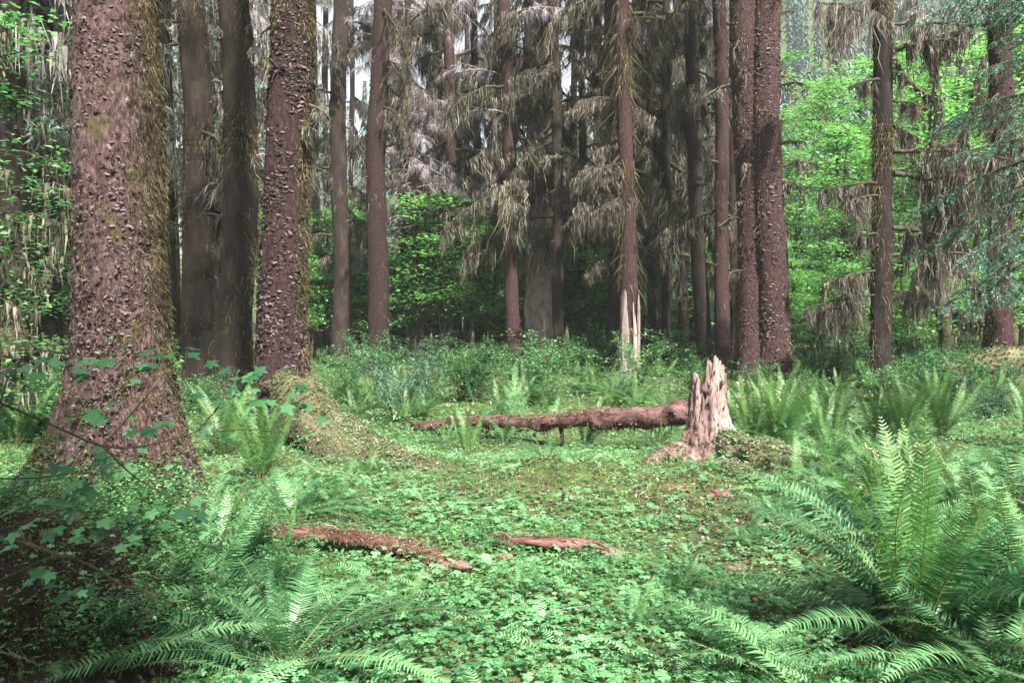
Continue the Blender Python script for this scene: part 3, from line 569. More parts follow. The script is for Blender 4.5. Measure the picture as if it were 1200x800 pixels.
# background conifers
r_ = random.Random(5)
spots = [(-110, 34), (-60, 44), (1070, 44), (1120, 52), (1220, 36), (1280, 48), (1170, 38), (360, 56)]
spots += [(12, 15), (52, 18.5), (-55, 13), (85, 24), (195, 24), (255, 27), (310, 30), (370, 33), (205, 33), (25, 30)]
BT = []
for q in range(3):
    Vb, Qb, _ = trunk_grid([(0, 0, 0), (.2, 0, 28)], [(0, .34), (28, .04)], np.linspace(0, 28, 30), 10, .15, .5, (), .03, 2, q); g = Geo(); g.add(Vb.reshape(-1, 3), Qb); BT.append(g.mesh('trunk', M['bark_dark'], True))
for q, (px, D) in enumerate(spots):
    x = X(px, D); z = hz(x, D) - .2
    t = root('background_spruce', (x, D, z), 'distant mossy spruce filling in behind the named trunks', 'conifer tree', 'distant spruces at the back of the wood'); t.scale = [r_.uniform(.85, 1.15)] * 3; t.rotation_euler.z = r_.uniform(0, 6.28)
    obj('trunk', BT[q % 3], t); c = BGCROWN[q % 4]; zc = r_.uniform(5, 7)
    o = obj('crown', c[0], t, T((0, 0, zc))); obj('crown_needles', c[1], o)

for q, (px, D, wp) in enumerate([(384, 34, 8), (462, 36, 7), (512, 33, 8), (549, 38, 7), (582, 34, 7), (622, 40, 8), (672, 36, 8), (697, 42, 7), (742, 34, 9), (772, 38, 8), (792, 33, 8), (838, 36, 9), (856, 42, 8), (415, 44, 7)]):
    conifer('far_spruce', 'slender far trunk', px + r_.uniform(-4, 4), px, D, wp, 'bark_dark', near=30, n=10, flare=.1, amp=.02, seed=60 + q, nbr=7, brz=(6, 15), kinds=('mb', 'mb', 'stub'), bs=(.9, 1.5), group='slender far trunks with mossy branches')
# ================================================================== MAPLES
LEAFT = (np.array([(0, 0, 0), (.25, .42, .03), (.55, .2, 0), (1, 0, -.08), (.55, -.2, 0), (.25, -.42, .03)]), [(0, 1, 2, 5)])
def mleaf(c, k):
    """palmate leaf outline, fan of triangles: k broad pointed lobes"""
    v = [(0, 0, .03)]; seq = [(-.5, .62), (-.22, .90), (0, 1.08), (.22, .90)]
    for j in range(k):
        cen = -R(128) + R(256) * j / (k - 1); wd = R(256) / (k - 1); big = 1 - .30 * abs(cen) / R(128)
        for (o_, rr) in seq: t = cen + o_ * wd; v.append((rr * big * math.cos(t) + .1, rr * big * math.sin(t), -.16 * rr * rr * big + (.05 if rr > 1 else -.02 if rr < .7 else .0)))
    v.append((.35 * math.cos(R(160)), .35 * math.sin(R(160)), 0)); n = len(v) - 1
    return np.array(v) * c, [(0, i, i + 1) for i in range(1, n)]
def maple_geo(seed, Ht, Wd, ncl, nleaf, lsz, z0=.3, trunk=.06, mossy=False, layer=True, lm='leaf'):
    r = np.random.default_rng(seed); wd = Geo(); lf = Geo(); ms = Geo()
    nst = 4 if Ht < 6 else 3; tips = []
    for s in range(nst):
        a = r.uniform(0, 6.28); sp = Wd * r.uniform(.2, .6)
        c = bez([(0, 0, -.2), (.2 * sp * math.cos(a), .2 * sp * math.sin(a), Ht * .3), (sp * .7 * math.cos(a), sp * .7 * math.sin(a), Ht * .65), (sp * math.cos(a + .4), sp * math.sin(a + .4), Ht * .95)], 14)
        addtube(wd, c, trunk * np.linspace(1, .2, 14), 6, .3, seed, cap=False)
        if mossy: p, _ = along(c, 200, trunk * .5, 0, r); strands(ms, p, r.uniform(.1, .5, 200), r.uniform(.015, .04, 200), .1, 2, r=r)
        for b in range(ncl // nst):
            p, tt = along(c, 1, 0, z0, r); a2 = r.uniform(0, 6.28); l = Wd * r.uniform(.25, .7) * (1.25 - tt[0] * .7)
            e = p[0] + [l * math.cos(a2), l * math.sin(a2), l * r.uniform(-.15, .3)]; c2 = bez([p[0], (p[0] + e) / 2 + [0, 0, l * .15], e], 6)
            addtube(wd, c2, trunk * .25 * np.linspace(1, .2, 6), 4, 0, cap=False)
            if mossy and r.random() < .5: p, _ = along(c2, 40, .01, 0, r); strands(ms, p, r.uniform(.1, .4, 40), r.uniform(.015, .04, 40), .1, 2, r=r)
            tips.append((c2, l))
    for c2, l in tips:
        n = nleaf; p, t = along(c2, n, 0, .25, r); q = r.normal(0, 1, (n, 3)) * np.array([.38, .38, .07 if layer else .3]) * (.35 + .5 * l); p = p + q
        scatter(lf, DIAM[0], DIAM[1], p, rots(n, None, .35, r), lsz * r.uniform(.6, 1.25, n), r.uniform(0, 1, n) * .6 + r.uniform(0, .4))
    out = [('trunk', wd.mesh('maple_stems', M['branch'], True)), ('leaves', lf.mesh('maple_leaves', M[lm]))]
    if mossy: out.append(('hanging_moss', ms.mesh('hanging_moss', M['moss'])))
    return out
LIB['maple_s'] = [maple_geo(300 + q, 3.2, 1.7, 60, 60, .10) for q in range(3)]
LIB['maple_t'] = [maple_geo(310 + q, 14, 5.0, 130, 90, .2, .15, .22, True) for q in range(3)]
LIB['maple_n'] = [maple_geo(320 + q, 4.5, 1.8, 70, 60, .085, .15, .05, True, lm='shrub') for q in range(2)]
def place_maple(kind, i, x, y, s, label, group, name='maple_tree', cat='maple tree'):
    t = root(name, (x, y, hz(x, y)), label, cat, group); t.rotation_euler.z = i * 2.1; t.scale = (s, s, s)
    for nm, me in LIB[kind][i % len(LIB[kind])]: obj(nm, me, t)
for q in range(60):
    D = r_.uniform(25, 36); px = 345 + 545 * ((q * .618) % 1); place_maple('maple_s', q, X(px, D), D, r_.uniform(.95, 1.7), 'bright green maple bush glowing between the far trunks', 'bright maple bushes behind the trunks', 'maple_bush', 'bush')
for q, (px, D, s) in enumerate([(955, 50, 1.25), (925, 44, .95), (1000, 34, .7), (1070, 30, .8), (1130, 26, .75), (1210, 27, .85), (1120, 38, 1.0), (1040, 44, 1.0), (930, 56, .9), (1250, 38, 1), (985, 60, 1.1), (1180, 44, 1.1)]):
    place_maple('maple_t', q, X(px, D), D, s, 'tall pale green maple behind the right hand trunks', 'tall maples on the right')
for q in range(16):
    D = r_.uniform(22, 34); px = r_.uniform(915, 1260); place_maple('maple_s', q, X(px, D), D, r_.uniform(.7, 1.2), 'low bright maple bush beneath the tall right hand maples', 'low maple bushes on the right', 'maple_bush', 'bush')
for q, (px, D, s) in enumerate([(-30, 9.5, 1.1), (30, 15, 1.3), (75, 22, 1.4), (5, 27, 1.6)]):
    place_maple('maple_n' if D < 20 else 'maple_s', q, X(px, D), D, s, 'leafy green maple behind the huge trunk at the left edge', 'maples at the left edge')

for q, (px, D, s) in enumerate([(405, 40, .55), (470, 46, .6), (520, 38, .45), (575, 48, .6), (690, 42, .5), (760, 46, .6), (830, 40, .5), (890, 50, .6), (360, 50, .6), (250, 44, .6), (630, 60, .8), (480, 62, .8)]):
    place_maple('maple_t', q, X(px, D), D, s, 'half grown bright maple between and behind the centre trunks', 'bright maples behind the centre trunks')

# curving mossy maple between the two right-hand trunks
D = 19.5; mm = root('mossy_maple', (X(1112, D), D, hz(X(1112, D), D)), 'dark curving moss laden maple arching between the two right trunks', 'maple tree')
off = mm.location
limbs = [([(1112, 440), (1108, 380), (1098, 330), (1105, 270), (1090, 200), (1100, 120), (1085, 30)], .17), ([(1098, 340), (1085, 345), (1072, 322), (1095, 310), (1130, 318), (1150, 345)], .11),
         ([(1104, 290), (1070, 262), (1060, 300), (1040, 330), (1000, 322), (965, 335)], .08), ([(1092, 240), (1130, 215), (1165, 250), (1190, 240)], .10), ([(1095, 180), (1130, 150), (1150, 80), (1180, 30)], .09),
         ([(1000, 322), (985, 350), (965, 372)], .04), ([(1100, 120), (1060, 90), (1040, 40)], .06), ([(1095, 330), (1130, 370), (1165, 372)], .07)]
for li, (pts, rad) in enumerate(limbs):
    dd = .5 * math.sin(li * 2.3); c = bez([P(a, b, D + dd * k / len(pts)) - off for k, (a, b) in enumerate(pts)], 22)
    g = Geo(); addtube(g, c, rad * np.linspace(1, .35, 22), 9, .35, li); lo = obj('trunk' if li == 0 else 'limb', g.mesh('limb', M['branch'], True), mm)
    f = Geo(); n = int(500 + 2600 * rad); p, _ = along(c, n, rad * .5, 0); env = np.clip(vnoise(p[:, 0] * 2, p[:, 2] * 2, 0, li) + .8, .2, 2)
    strands(f, p, .32 * env * rng.lognormal(0, .5, n), rng.uniform(.02, .05, n), .08, 3); obj('hanging_moss', f.mesh('hanging_moss', M['moss']), lo)
g = Geo(); n = 5200; cl = rng.uniform(0, 1, (90, 3)) * [6, 3, 7] - [3.2, 1, -1.2]; p = cl[rng.integers(0, 90, n)] + rng.normal(0, 1, (n, 3)) * [.45, .45, .08]
scatter(g, DIAM[0], DIAM[1], p, rots(n, None, .35), rng.uniform(.09, .16, n)); obj('leaves', g.mesh('leaves', M['leaf']), mm)

# ================================================================== far wood on the hillside
g = Geo(); CT = []
for q in range(5):
    for k in range(6):
        pass
tv = []; tf = []; rt = np.random.default_rng(77)
for q in range(170):
    z = .10 + .88 * (q / 170) ** .9; l = .12 * (1.03 - z) + .008; a = rt.uniform(0, 6.28); wv = .009; b = len(tv)
    tv += [(-.0 - wv * math.sin(a), wv * math.cos(a), z + .01), (wv * math.sin(a), -wv * math.cos(a), z + .01), (l * math.cos(a), l * math.sin(a), z - .02 - l * .5 * rt.random())]; tf.append((b, b + 1, b + 2))
b = len(tv); tv += [(-.012, 0, 0), (.012, 0, 0), (0, 0, 1), (0, -.012, 0), (0, .012, 0)]; tf += [(b, b + 1, b + 2), (b + 3, b + 4, b + 2)]
n = 1300; yy = 66 + 200 * rng.uniform(0, 1, n) ** 1.2; xx = rng.uniform(-.35, 1, n) * (yy * .78 + 8); sc_ = rng.uniform(13, 26, n)
ok = np.ones(n, bool); scatter(g, tv, tf, np.stack([xx, yy, H(xx, yy) - .5], -1)[ok], rots(n, None, .02)[ok], sc_[ok])
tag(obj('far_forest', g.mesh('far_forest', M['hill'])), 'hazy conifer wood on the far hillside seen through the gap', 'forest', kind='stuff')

# ================================================================== SHRUBS
def shrub_geo(seed, kind):
    r = np.random.default_rng(seed); g = Geo()
    for s in range(12 if kind else 9):
        a = r.uniform(0, 6.28); l = r.uniform(.5, 1.1); e = np.array([.55 * l * math.cos(a), .55 * l * math.sin(a), l * .85])
        c = bez([(0, 0, 0), e * [.4, .4, .6], e], 7); addtube(g, c, .007 * np.linspace(1, .3, 7), 3, 0, mat=1, cap=False)
        for b in range(7):
            p, t = along(c, 1, 0, .25, r); d = r.normal(0, .3, 3) * [1, 1, .35]; c2 = bez([p[0], p[0] + d * .5 + [0, 0, .04], p[0] + d], 4)
            addtube(g, c2, .003, 3, 0, mat=1, cap=False); n = 36 if kind == 0 else 46
            pp, t = along(c2, n, .02, 0, r)
            if kind == 0: scatter(g, DIAM[0], DIAM[1], pp + r.normal(0, .03, (n, 3)), rots(n, None, .5, r), r.uniform(.028, .062, n), r.uniform(0, 1, n))
            else:
                dd = d / (np.linalg.norm(d) + 1e-6) * .6 + r.normal(0, .5, (n, 3)); dd /= np.linalg.norm(dd, axis=1, keepdims=True); strands(g, pp, r.uniform(.02, .055, n), .013, .05, 1 + 1, dirn=dd, r=r)
    return g
SH = [shrub_geo(400 + q, 0).mesh('shrub', [M['shrub'], M['branch']]) for q in range(4)]; SN = [shrub_geo(410 + q, 1).mesh('conifer_seedling', [M['seedling'], M['branch']]) for q in range(3)]
r_ = random.Random(8)
def blocked(px, D):
    return D < 9.5 and 480 < px < 860
for q in range(74):
    D = r_.uniform(11.5, 26); px = r_.uniform(375, 1000) if q % 4 else r_.uniform(1000, 1195)
    x = X(px, D); s = r_.choice([.4, .55, .75, 1.1]) * r_.uniform(.85, 1.15) * (1 + .02 * (D - 10)); conif = r_.random() < (.45 if px < 560 else .15)
    o = obj('conifer_seedling' if conif else 'huckleberry_bush', SN[q % 3] if conif else SH[q % 4], None, T((x, D, hz(x, D) - .03), r_.uniform(0, 6), 0, 0, s))
    if conif: tag(o, 'small blue green conifer seedling in the thicket behind the log', 'seedling', 'conifer seedlings in the thicket')
    else: tag(o, 'low leafy bush in the green thicket behind the fallen log and stump', 'bush', 'bushes of the green thicket')
for q in range(16):
    D = r_.uniform(7.5, 20); px = r_.uniform(3, 60) if q % 3 else r_.uniform(200, 300)
    x = X(px, max(D, 9)); D = max(D, 9); o = obj('huckleberry_bush', SH[q % 4], None, T((x, D, hz(x, D) - .03), r_.uniform(0, 6), 0, 0, r_.uniform(.5, .9)))
    tag(o, 'low green bush in the shade around and behind the left trunks', 'bush', 'bushes behind the left trunks')

# ================================================================== FERNS
def frond_geo(seed, elev, droop, W=.105, pairs=52, curl=0, cup=.15, sw=.1, lo=.10, power=1.4, narrow=.0078):
    """unit length sword-fern frond growing along +X; curl > 0 rolls the tip into a crozier"""
    r = np.random.default_rng(seed); n = 30; t = np.linspace(0, 1, n); a = elev - droop * t ** power
    if curl: a = a - np.where(t > .82, (t - .82) / .18 * 4.6 * curl, 0)
    st = np.full(n, 1 / (n - 1))
    if curl: st = st * np.where(t > .82, .55, 1)
    x = np.cumsum(np.cos(a) * st); z = np.cumsum(np.sin(a) * st); x -= x[0]; z -= z[0]; y = np.cumsum(np.sin(t * 3 + seed) * sw / n); c = np.stack([x, y, z], -1)
    g = Geo(); addtube(g, c[::3] if n % 3 == 1 else c[::2], .0042 * np.linspace(1, .25, len(c[::3] if n % 3 == 1 else c[::2])), 3, 0, mat=1, cap=False)
    tp = np.linspace(lo, .985 if not curl else .86, pairs); k = tp * (n - 1); i = np.clip(k.astype(int), 0, n - 2); u = (k - i)[:, None]; pc = c[i] * (1 - u) + c[i + 1] * u
    tan = c[i + 1] - c[i]; tan /= np.linalg.norm(tan, axis=1, keepdims=True); side = np.tile(np.array([0, 1., 0]), (pairs, 1)); nor = np.cross(tan, side)
    nor = np.where(nor[:, 2:3] < 0, nor, nor); s = (tp - lo) / (1 - lo); prof = np.minimum(1, .35 + s * 4.5) * (1 - s ** 2.4) ** .8
    for sg in (1, -1):
        l = W * prof * r.uniform(.85, 1.1, pairs) + .003; fw = .25 + .2 * s
        d = side * sg + tan * fw[:, None] + nor * (cup + r.normal(0, .14, pairs))[:, None]; d /= np.linalg.norm(d, axis=1, keepdims=True)
        wv = tan * (narrow * r.uniform(.8, 1.1, pairs) * np.minimum(1, .4 + l / W))[:, None]; pt = pc + tan * (r.normal(0, .002, pairs))[:, None]
        mid = pt + d * (l * .5)[:, None] - nor * (l * .02)[:, None]; tip = pt + d * l[:, None] - nor * (l * .16)[:, None] + wv * .8
        V = np.stack([pt - wv * .7, pt + wv * .9, mid + wv * .8, mid - wv * .6, tip], 1).reshape(-1, 3); b = (np.arange(pairs) * 5)[:, None]
        vr = np.clip(.5 + r.normal(0, .2, pairs), 0, 1); g.add2(V, b + np.array([[0, 1, 2, 3]]), b + np.array([[3, 2, 4]]), {4: vr, 3: vr})
    if curl: addtube(g, c[22:], .010 * np.linspace(.7, .6, 8), 5, .3, mat=2, cap=True)
    return g
FR = {}
def fr(kind, lst, mats, **kw): FR[kind] = [frond_geo(500 + 13 * k + len(FR) * 101, e, d, **kw).mesh('frond', mats) for k, (e, d) in enumerate(lst)]
FM = [M['fern'], M['rachis'], M['crozier']]; FL = [M['fern_lit'], M['rachis'], M['crozier']]; FD = [M['fern_dead'], M['fern_dead'], M['fern_dead']]
fr('up', [(1.45, .25), (1.4, .5), (1.3, .35), (1.5, .7)], FL)
fr('arch', [(1.2, 1.3), (1.1, 1.6), (1.0, 1.2), (1.25, 1.9)], FM)
fr('upd', [(1.4, .4), (1.3, .6), (1.45, .8)], FM)
fr('low', [(.65, .9), (.5, .9), (.8, 1.2), (.35, .6)], FM)
fr('curl', [(1.45, .15), (1.35, .2), (1.5, .3)], FL, curl=1, W=.06)
fr('dead', [(.2, .9), (-.1, .7), (.5, 1.8)], FD, W=.05)
def fern(x, y, spec, label, group=None, seed=0, name='sword_fern', zoff=0, tuft=True):
    """spec: list of (kind, azimuth in degrees, length); azimuth 0 = +X (right), 90 = away from the camera"""
    t = root(name, (x, y, hz(x, y) + zoff), label, 'fern', group); rr = random.Random(seed)
    for q, (k, az, L) in enumerate(spec):
        me = FR[k][rr.randrange(len(FR[k]))]
        o = obj('dead_frond' if k == 'dead' else 'frond', me, t, T((.03 * math.cos(R(az)), .03 * math.sin(R(az)), 0), R(az + rr.uniform(-8, 8)), rr.uniform(-.1, .1), rr.uniform(-.35, .35), L * rr.uniform(.9, 1.1)))
        if k == 'dead': o['label'] = 'dead red brown frond'
    return t
def ring(kind, n, L, a0=0, a1=360, js=12, seed=0):
    rr = random.Random(seed); return [(kind, a0 + (a1 - a0) * (q + .5) / n + rr.uniform(-js, js), L * rr.uniform(.8, 1.1)) for q in range(n)]
def F_(px, py, *a, **k):
    p = onground(px, py); return fern(p.x, p.y, *a, **k)
# the big ferns on the right
F_(1052, 632, ring('curl', 24, .84, seed=1) + ring('up', 24, .80, seed=2) + ring('arch', 12, .9, seed=3) + ring('low', 9, .9, 20, 340, seed=4), 'upright light green sword fern with curled brown tips right of the stump', seed=1)
F_(1075, 765, ring('arch', 20, 1.12, -110, 170, seed=5) + ring('up', 14, 1.05, seed=6) + ring('low', 16, 1.1, -100, 130, seed=7) + [('low', 165, 1.1), ('low', 178, .95), ('low', 150, 1.0), ('arch', 172, 1.05), ('low', 196, .9), ('arch', 188, .8)] + ring('dead', 8, .4, 150, 330, seed=8) + ring('dead', 10, .25, seed=18), 'largest dark sword fern in the right foreground with red brown dead fronds at its foot', seed=2)
F_(1195, 735, ring('arch', 18, 1.15, seed=9) + ring('low', 14, 1.05, seed=10) + ring('up', 8, .9, seed=12), 'sword fern at the right edge with long arching fronds', seed=3)
F_(985, 748, ring('dead', 34, .42, seed=77) + ring('dead', 26, .28, seed=78), 'heap of dead red brown fern fronds at the foot of the big right hand fern', seed=40, name='dead_fern_heap')
fern(1.2, 3.12, ring('low', 20, .85, 90, 350, seed=11) + ring('dead', 4, .4, seed=14), 'sword fern spreading low fronds along the bottom right corner', seed=4)
fern(2.0, 3.2, ring('low', 18, .95, 0, 350, seed=15) + ring('arch', 5, .7, 40, 200, seed=16), 'shiny blue green fern fronds at the bottom right corner', seed=5)
F_(985, 610, ring('arch', 9, .75, seed=17) + ring('low', 8, .75, 90, 270, seed=19), 'fern with fronds reaching left toward the mossy root of the stump', seed=6)
F_(1130, 600, ring('arch', 10, .85, seed=20) + ring('low', 8, .85, seed=21), 'bluish fern behind the tall upright fern on the right', seed=7)
F_(1190, 590, ring('arch', 10, .95, seed=22) + ring('low', 6, .9, seed=23), 'fern at the right edge below the moss mound', seed=8)
F_(912, 528, ring('up', 20, .95, seed=24) + ring('arch', 8, .8, seed=25), 'upright bright fern clump just right of the stump', seed=9)
F_(975, 545, ring('arch', 10, .7, seed=26) + ring('up', 5, .7, seed=27), 'low blue green fern between the stump and the upright fern', seed=10)
# ferns on the left
fern(-1.0, 3.45, ring('low', 13, 1.0, -60, 220, seed=28) + ring('arch', 6, .75, seed=29) + ring('upd', 2, .6, seed=30), 'dark sword fern with wide fronds along the bottom left', seed=11)
fern(-1.75, 3.15, ring('low', 12, .9, -60, 220, seed=31) + ring('arch', 4, .6, seed=32), 'dark fern in the deep shade of the bottom left corner', seed=12)
F_(235, 715, [('upd', 75, .75), ('upd', 60, .8), ('upd', 110, .7), ('upd', 20, .8), ('arch', 140, .6), ('upd', 170, .5), ('arch', 250, .6), ('low', 300, .5), ('upd', 45, .85), ('arch', 80, .7)], 'slim dark green fern with upright fronds before the huge left trunk', seed=13)
F_(306, 562, ring('up', 24, .78, seed=33) + ring('arch', 6, .8, seed=34), 'dense upright dark fern between the huge trunk and the flaking trunk', seed=14)
F_(262, 535, ring('up', 10, .85, seed=35) + ring('arch', 6, .8, seed=36), 'shaded fern tucked behind the roots of the huge left trunk', seed=15)
F_(345, 605, ring('arch', 7, .62, -70, 130, seed=37) + ring('low', 5, .6, -90, 60, seed=38), 'pale blue green fern arching over the clover below the mossy root', seed=16)
r_ = random.Random(31)
for q, (px, py, L) in enumerate([(905, 610, .4), (930, 580, .55), (950, 640, .5), (870, 640, .35), (395, 590, .4), (290, 620, .4), (330, 650, .35), (250, 660, .4), (430, 555, .35), (960, 570, .6), (835, 520, .45), (770, 520, .5), (590, 520, .5), (520, 520, .45), (1010, 560, .6), (610, 700, .28), (470, 720, .3), (800, 690, .3), (740, 740, .3)]):
    F_(px, py, ring(['arch', 'low', 'arch'][q % 3], 9, L, seed=q + 200) + ring('up', 3, L * .9, seed=q + 230) + ([('dead', r_.uniform(0, 360), L * .8)] if q % 2 else []), 'small low fern', 'small low ferns around the clearing', seed=q + 90)
# ferns by the far log
F_(548, 535, ring('curl', 5, .7, seed=39) + ring('up', 4, .62, seed=40), 'thin upright fern with brown tips in front of the far log', seed=17)
F_(686, 525, ring('up', 6, .68, seed=41) + [('arch', 20, .6)], 'bright upright fern standing against the far log', seed=18)
F_(640, 560, ring('low', 7, .62, 10, 200, seed=42) + [('arch', 10, .6), ('arch', 160, .5)], 'pale drooping fern in front of the middle of the far log', seed=19)
F_(655, 490, ring('dead', 6, .7, seed=43) + ring('curl', 3, .6, seed=44), 'withered brown fern on the far side of the log', seed=20)
F_(20, 520, ring('arch', 12, .9, seed=45) + ring('up', 8, .9, seed=46), 'blue green fern at the left edge behind the huge trunk', seed=21)
r_ = random.Random(12)
for q in range(16):            # more ferns near enough to show their fronds
    px = r_.uniform(860, 1215); py = r_.uniform(482, 528)
    if 1015 < px < 1060 and py < 495: continue
    F_(px, py, ring('up', 9, .8, seed=q + 60) + ring(['curl', 'arch', 'up'][q % 3], 6, .8, seed=q + 70), 'light green fern of the bank between the twin trunks and the right edge', 'ferns of the right bank', seed=q + 30)
for q in range(9):
    px = r_.uniform(400, 500); py = r_.uniform(462, 500); F_(px, py, ring('arch', 7, .6, seed=q + 80) + ring('up', 5, .6, seed=q + 90), 'small fern in the shade left of the far log', 'small ferns left of the far log', seed=q + 50)
FG = [frond_geo(700 + q, [1.4, 1.2, .9, 1.1][q], [.4, .9, 1.2, 1.6][q], pairs=26, narrow=.012) for q in range(4)]
FARF = []
for q in range(5):
    g = Geo(); rr = random.Random(q)
    for k in range(16): g.join(FG[rr.randrange(4)], T((0, 0, 0), rr.uniform(0, 6.28), rr.uniform(-.1, .1), rr.uniform(-.3, .3), rr.uniform(.6, 1.0)))
    FARF.append(g.mesh('sword_fern', FL if q % 2 else FM))
for q in range(110):
    D = r_.uniform(11, 24); px = r_.uniform(400, 1195) if q % 5 else r_.uniform(3, 60)
    x = X(px, D); tag(obj('sword_fern', FARF[q % 5], None, T((x, D, hz(x, D) - .02), r_.uniform(0, 6), 0, 0, r_.uniform(.65, 1.05))), 'far sword fern among the bushes beneath the trunks', 'fern', 'far sword ferns under the trees')

# ================================================================== LOGS, STUMP
# far log
c0 = P(484, 499, 10.6); c1 = P(560, 494, 10.1); c2 = P(640, 494, 9.5); c3 = P(720, 489, 9.1); c4 = P(812, 483, 8.75)
lg = root('fallen_log', (c2.x, c2.y, hz(c2.x, c2.y)), 'long pinkish fallen log lying behind the clearing with its thick end at the stump', 'log')
c = bez([Vector(p) - lg.location for p in (c0, c1, c2, c3, c4)], 90); c[:, 2] += .015 * np.sin(c[:, 0] * 5)
g = Geo(); rl = np.linspace(.055, .135, 90) * (1 + .08 * np.sin(np.linspace(0, 20, 90))); V, N = addtube(g, c, rl, 30, .28, 6); obj('log_trunk', g.mesh('log_trunk', M['logbark'], True), lg)
g = Geo(); q = rng.choice(len(V), 700); scatter(g, PLATE, PLATE_F, V[q], outward(N[q], 700, .8), .014 * rng.lognormal(0, .4, 700)); tag(obj('bark_flakes', g.mesh('bark_flakes', M['logbark']), lg), kind='stuff')
g = Geo(); q = rng.choice(np.nonzero((N[:, 2] < .1) & (N[:, 1] < .3))[0], 1300); wv = np.clip(vnoise(V[q, 0] * 4, 0, 0, 2) + .6, .1, 2); strands(g, V[q], .07 * wv * rng.lognormal(0, .5, 1300), .008, .15, 2)
tag(obj('hanging_moss', g.mesh('hanging_moss', M['trunkmoss']), lg), kind='stuff')
g = Geo(); ok = np.nonzero((N[:, 2] > .5) & (vnoise(V[:, 0] * 2.2, V[:, 1], 0, 9) > .15))[0]; q = rng.choice(ok, 4500); fuzz(g, V[q] + rng.normal(0, .01, (4500, 3)), N[q], .018, .007); q = q[:1200]; scatter(g, DIAM[0], DIAM[1], V[q] + N[q] * .012, rots(1200, None, .7), rng.uniform(.012, .03, 1200)); tag(obj('moss_tufts', g.mesh('moss_tufts', M['moss_fuzz']), lg), kind='stuff')
for (fx, dz) in ((.28, .30), (.55, .3)):      # broken limbs that prop it
    p = c[int(fx * 90)]; g = Geo(); addtube(g, [p, p + [.03, -.02, -.2], p + [.05, .02, -.5]], [.035, .03, .02], 6, .3); obj('limb_stub', g.mesh('limb_stub', M['bark_dark'], True), lg)
g = Geo(); addtube(g, [c[3], c[3] + [-.15, -.1, .12], c[3] + [-.25, -.12, .2]], [.02, .013, .006], 5); obj('limb_stub', g.mesh('limb_stub', M['branch'], True), lg)

# front rotten log in two lengths
def rotlog(label, pts, rad, seed, mossrange, name='rotten_log'):
    base = Vector(pts[len(pts) // 2]); base.z = hz(base.x, base.y); t = root(name, base, label, 'log'); c = bez([Vector(p) - base for p in pts], 70)
    rr = np.interp(np.linspace(0, 1, 70), np.linspace(0, 1, len(rad)), rad); V, Q, Tr, N = tube(c, rr, 26, 0, 0, True); m = len(N)
    d = N[:, 2:3]; nn = fbm(V[:m, 0] * 2.5, V[:m, 1] * 22, V[:m, 2] * 22, seed, 3); V[:m] += N * (nn * np.repeat(rr, 26) * .55)[:, None]
    V[:m, 2] = np.minimum(V[:m, 2], np.repeat(c[:, 2] + rr * .55, 26) + .012 * fbm(V[:m, 0] * 3, V[:m, 1] * 40, 0, seed + 2))   # split top face
    g = Geo(); g.add2(V, Q, Tr); obj('rotten_wood', g.mesh('rotten_wood', M['rot'], False), t)
    tt = np.repeat(np.linspace(0, 1, 70), 26); ok = np.nonzero((N[:, 2] > -.3) & (tt > mossrange[0]) & (tt < mossrange[1]) & (vnoise(V[:m, 0] * 4, V[:m, 2] * 9, 0, seed) > -.35))[0]
    q = rng.choice(ok, 2600); g = Geo(); fuzz(g, V[q] + rng.normal(0, .008, (2600, 3)), N[q], .02, .006); tag(obj('moss_tufts', g.mesh('moss_tufts', M['moss_fuzz']), t), kind='stuff')
    g = Geo(); n = 160; p, _ = along(c, n, .03); p[:, 2] += .03; d = np.tile(c[-1] - c[0], (n, 1)); d /= np.linalg.norm(d, axis=1, keepdims=True); d *= rng.choice([-1, 1], (n, 1))
    strands(g, p, rng.uniform(.05, .2, n), rng.uniform(.006, .016, n), .06, 2, dirn=d + rng.normal(0, .08, (n, 3))); tag(obj('wood_splinters', g.mesh('wood_splinters', M['rot']), t), kind='stuff')
    return t
def G(px, py, up=.0): p = onground(px, py); p.z += up; return p
rotlog('left length of the rotten red log half sunk in clover in front', [G(292, 640, .07), G(345, 643, .10), (G(420, 650, .10)), G(480, 656, .07), G(522, 662, .03)], [.035, .045, .052, .056, .035], 3, (.3, .95))
rotlog('right length of the rotten red log, straight and pale topped', [G(583, 644, .06), G(640, 648, .07), G(700, 650, .05), G(765, 668, -.02)], [.035, .05, .052, .02], 7, (0, .22))
def chunk(label, px, py, s, seed):
    p = G(px, py); g = Geo(); r = np.random.default_rng(seed)
    for k in range(9):
        a = r.uniform(0, 6.28); q = r.normal(0, .35, 3) * s; q[2] = abs(q[2]) * .4; d = np.array([math.cos(a), math.sin(a) * .4, r.uniform(-.1, .3)]) * s
        addtube(g, [q - d * .5, q, q + d * .5], [s * .1, s * .22, s * .06], 6, .5, seed + k)
    tag(obj('rotten_wood_chunk', g.mesh('rotten_wood_chunk', M['rot']), None, T(p)), label, 'wood')
chunk('small red rotten wood chunk in the gap between the two log lengths', 540, 636, .09, 1)
chunk('crumbled red wood heap under the left log length', 520, 664, .15, 2)
chunk('reddish crumbled wood in the clover below the right log length', 590, 652, .08, 3)
chunk('dark red broken wood on the ground before the far log', 668, 583, .10, 4)
chunk('crumbling pinkish wood beside the left foot of the stump', 792, 572, .13, 6)
chunk('crumbling pinkish wood right in front of the stump', 848, 580, .12, 7)
chunk('bleached wood lump half buried right of the rotten log', 860, 668, .10, 5)

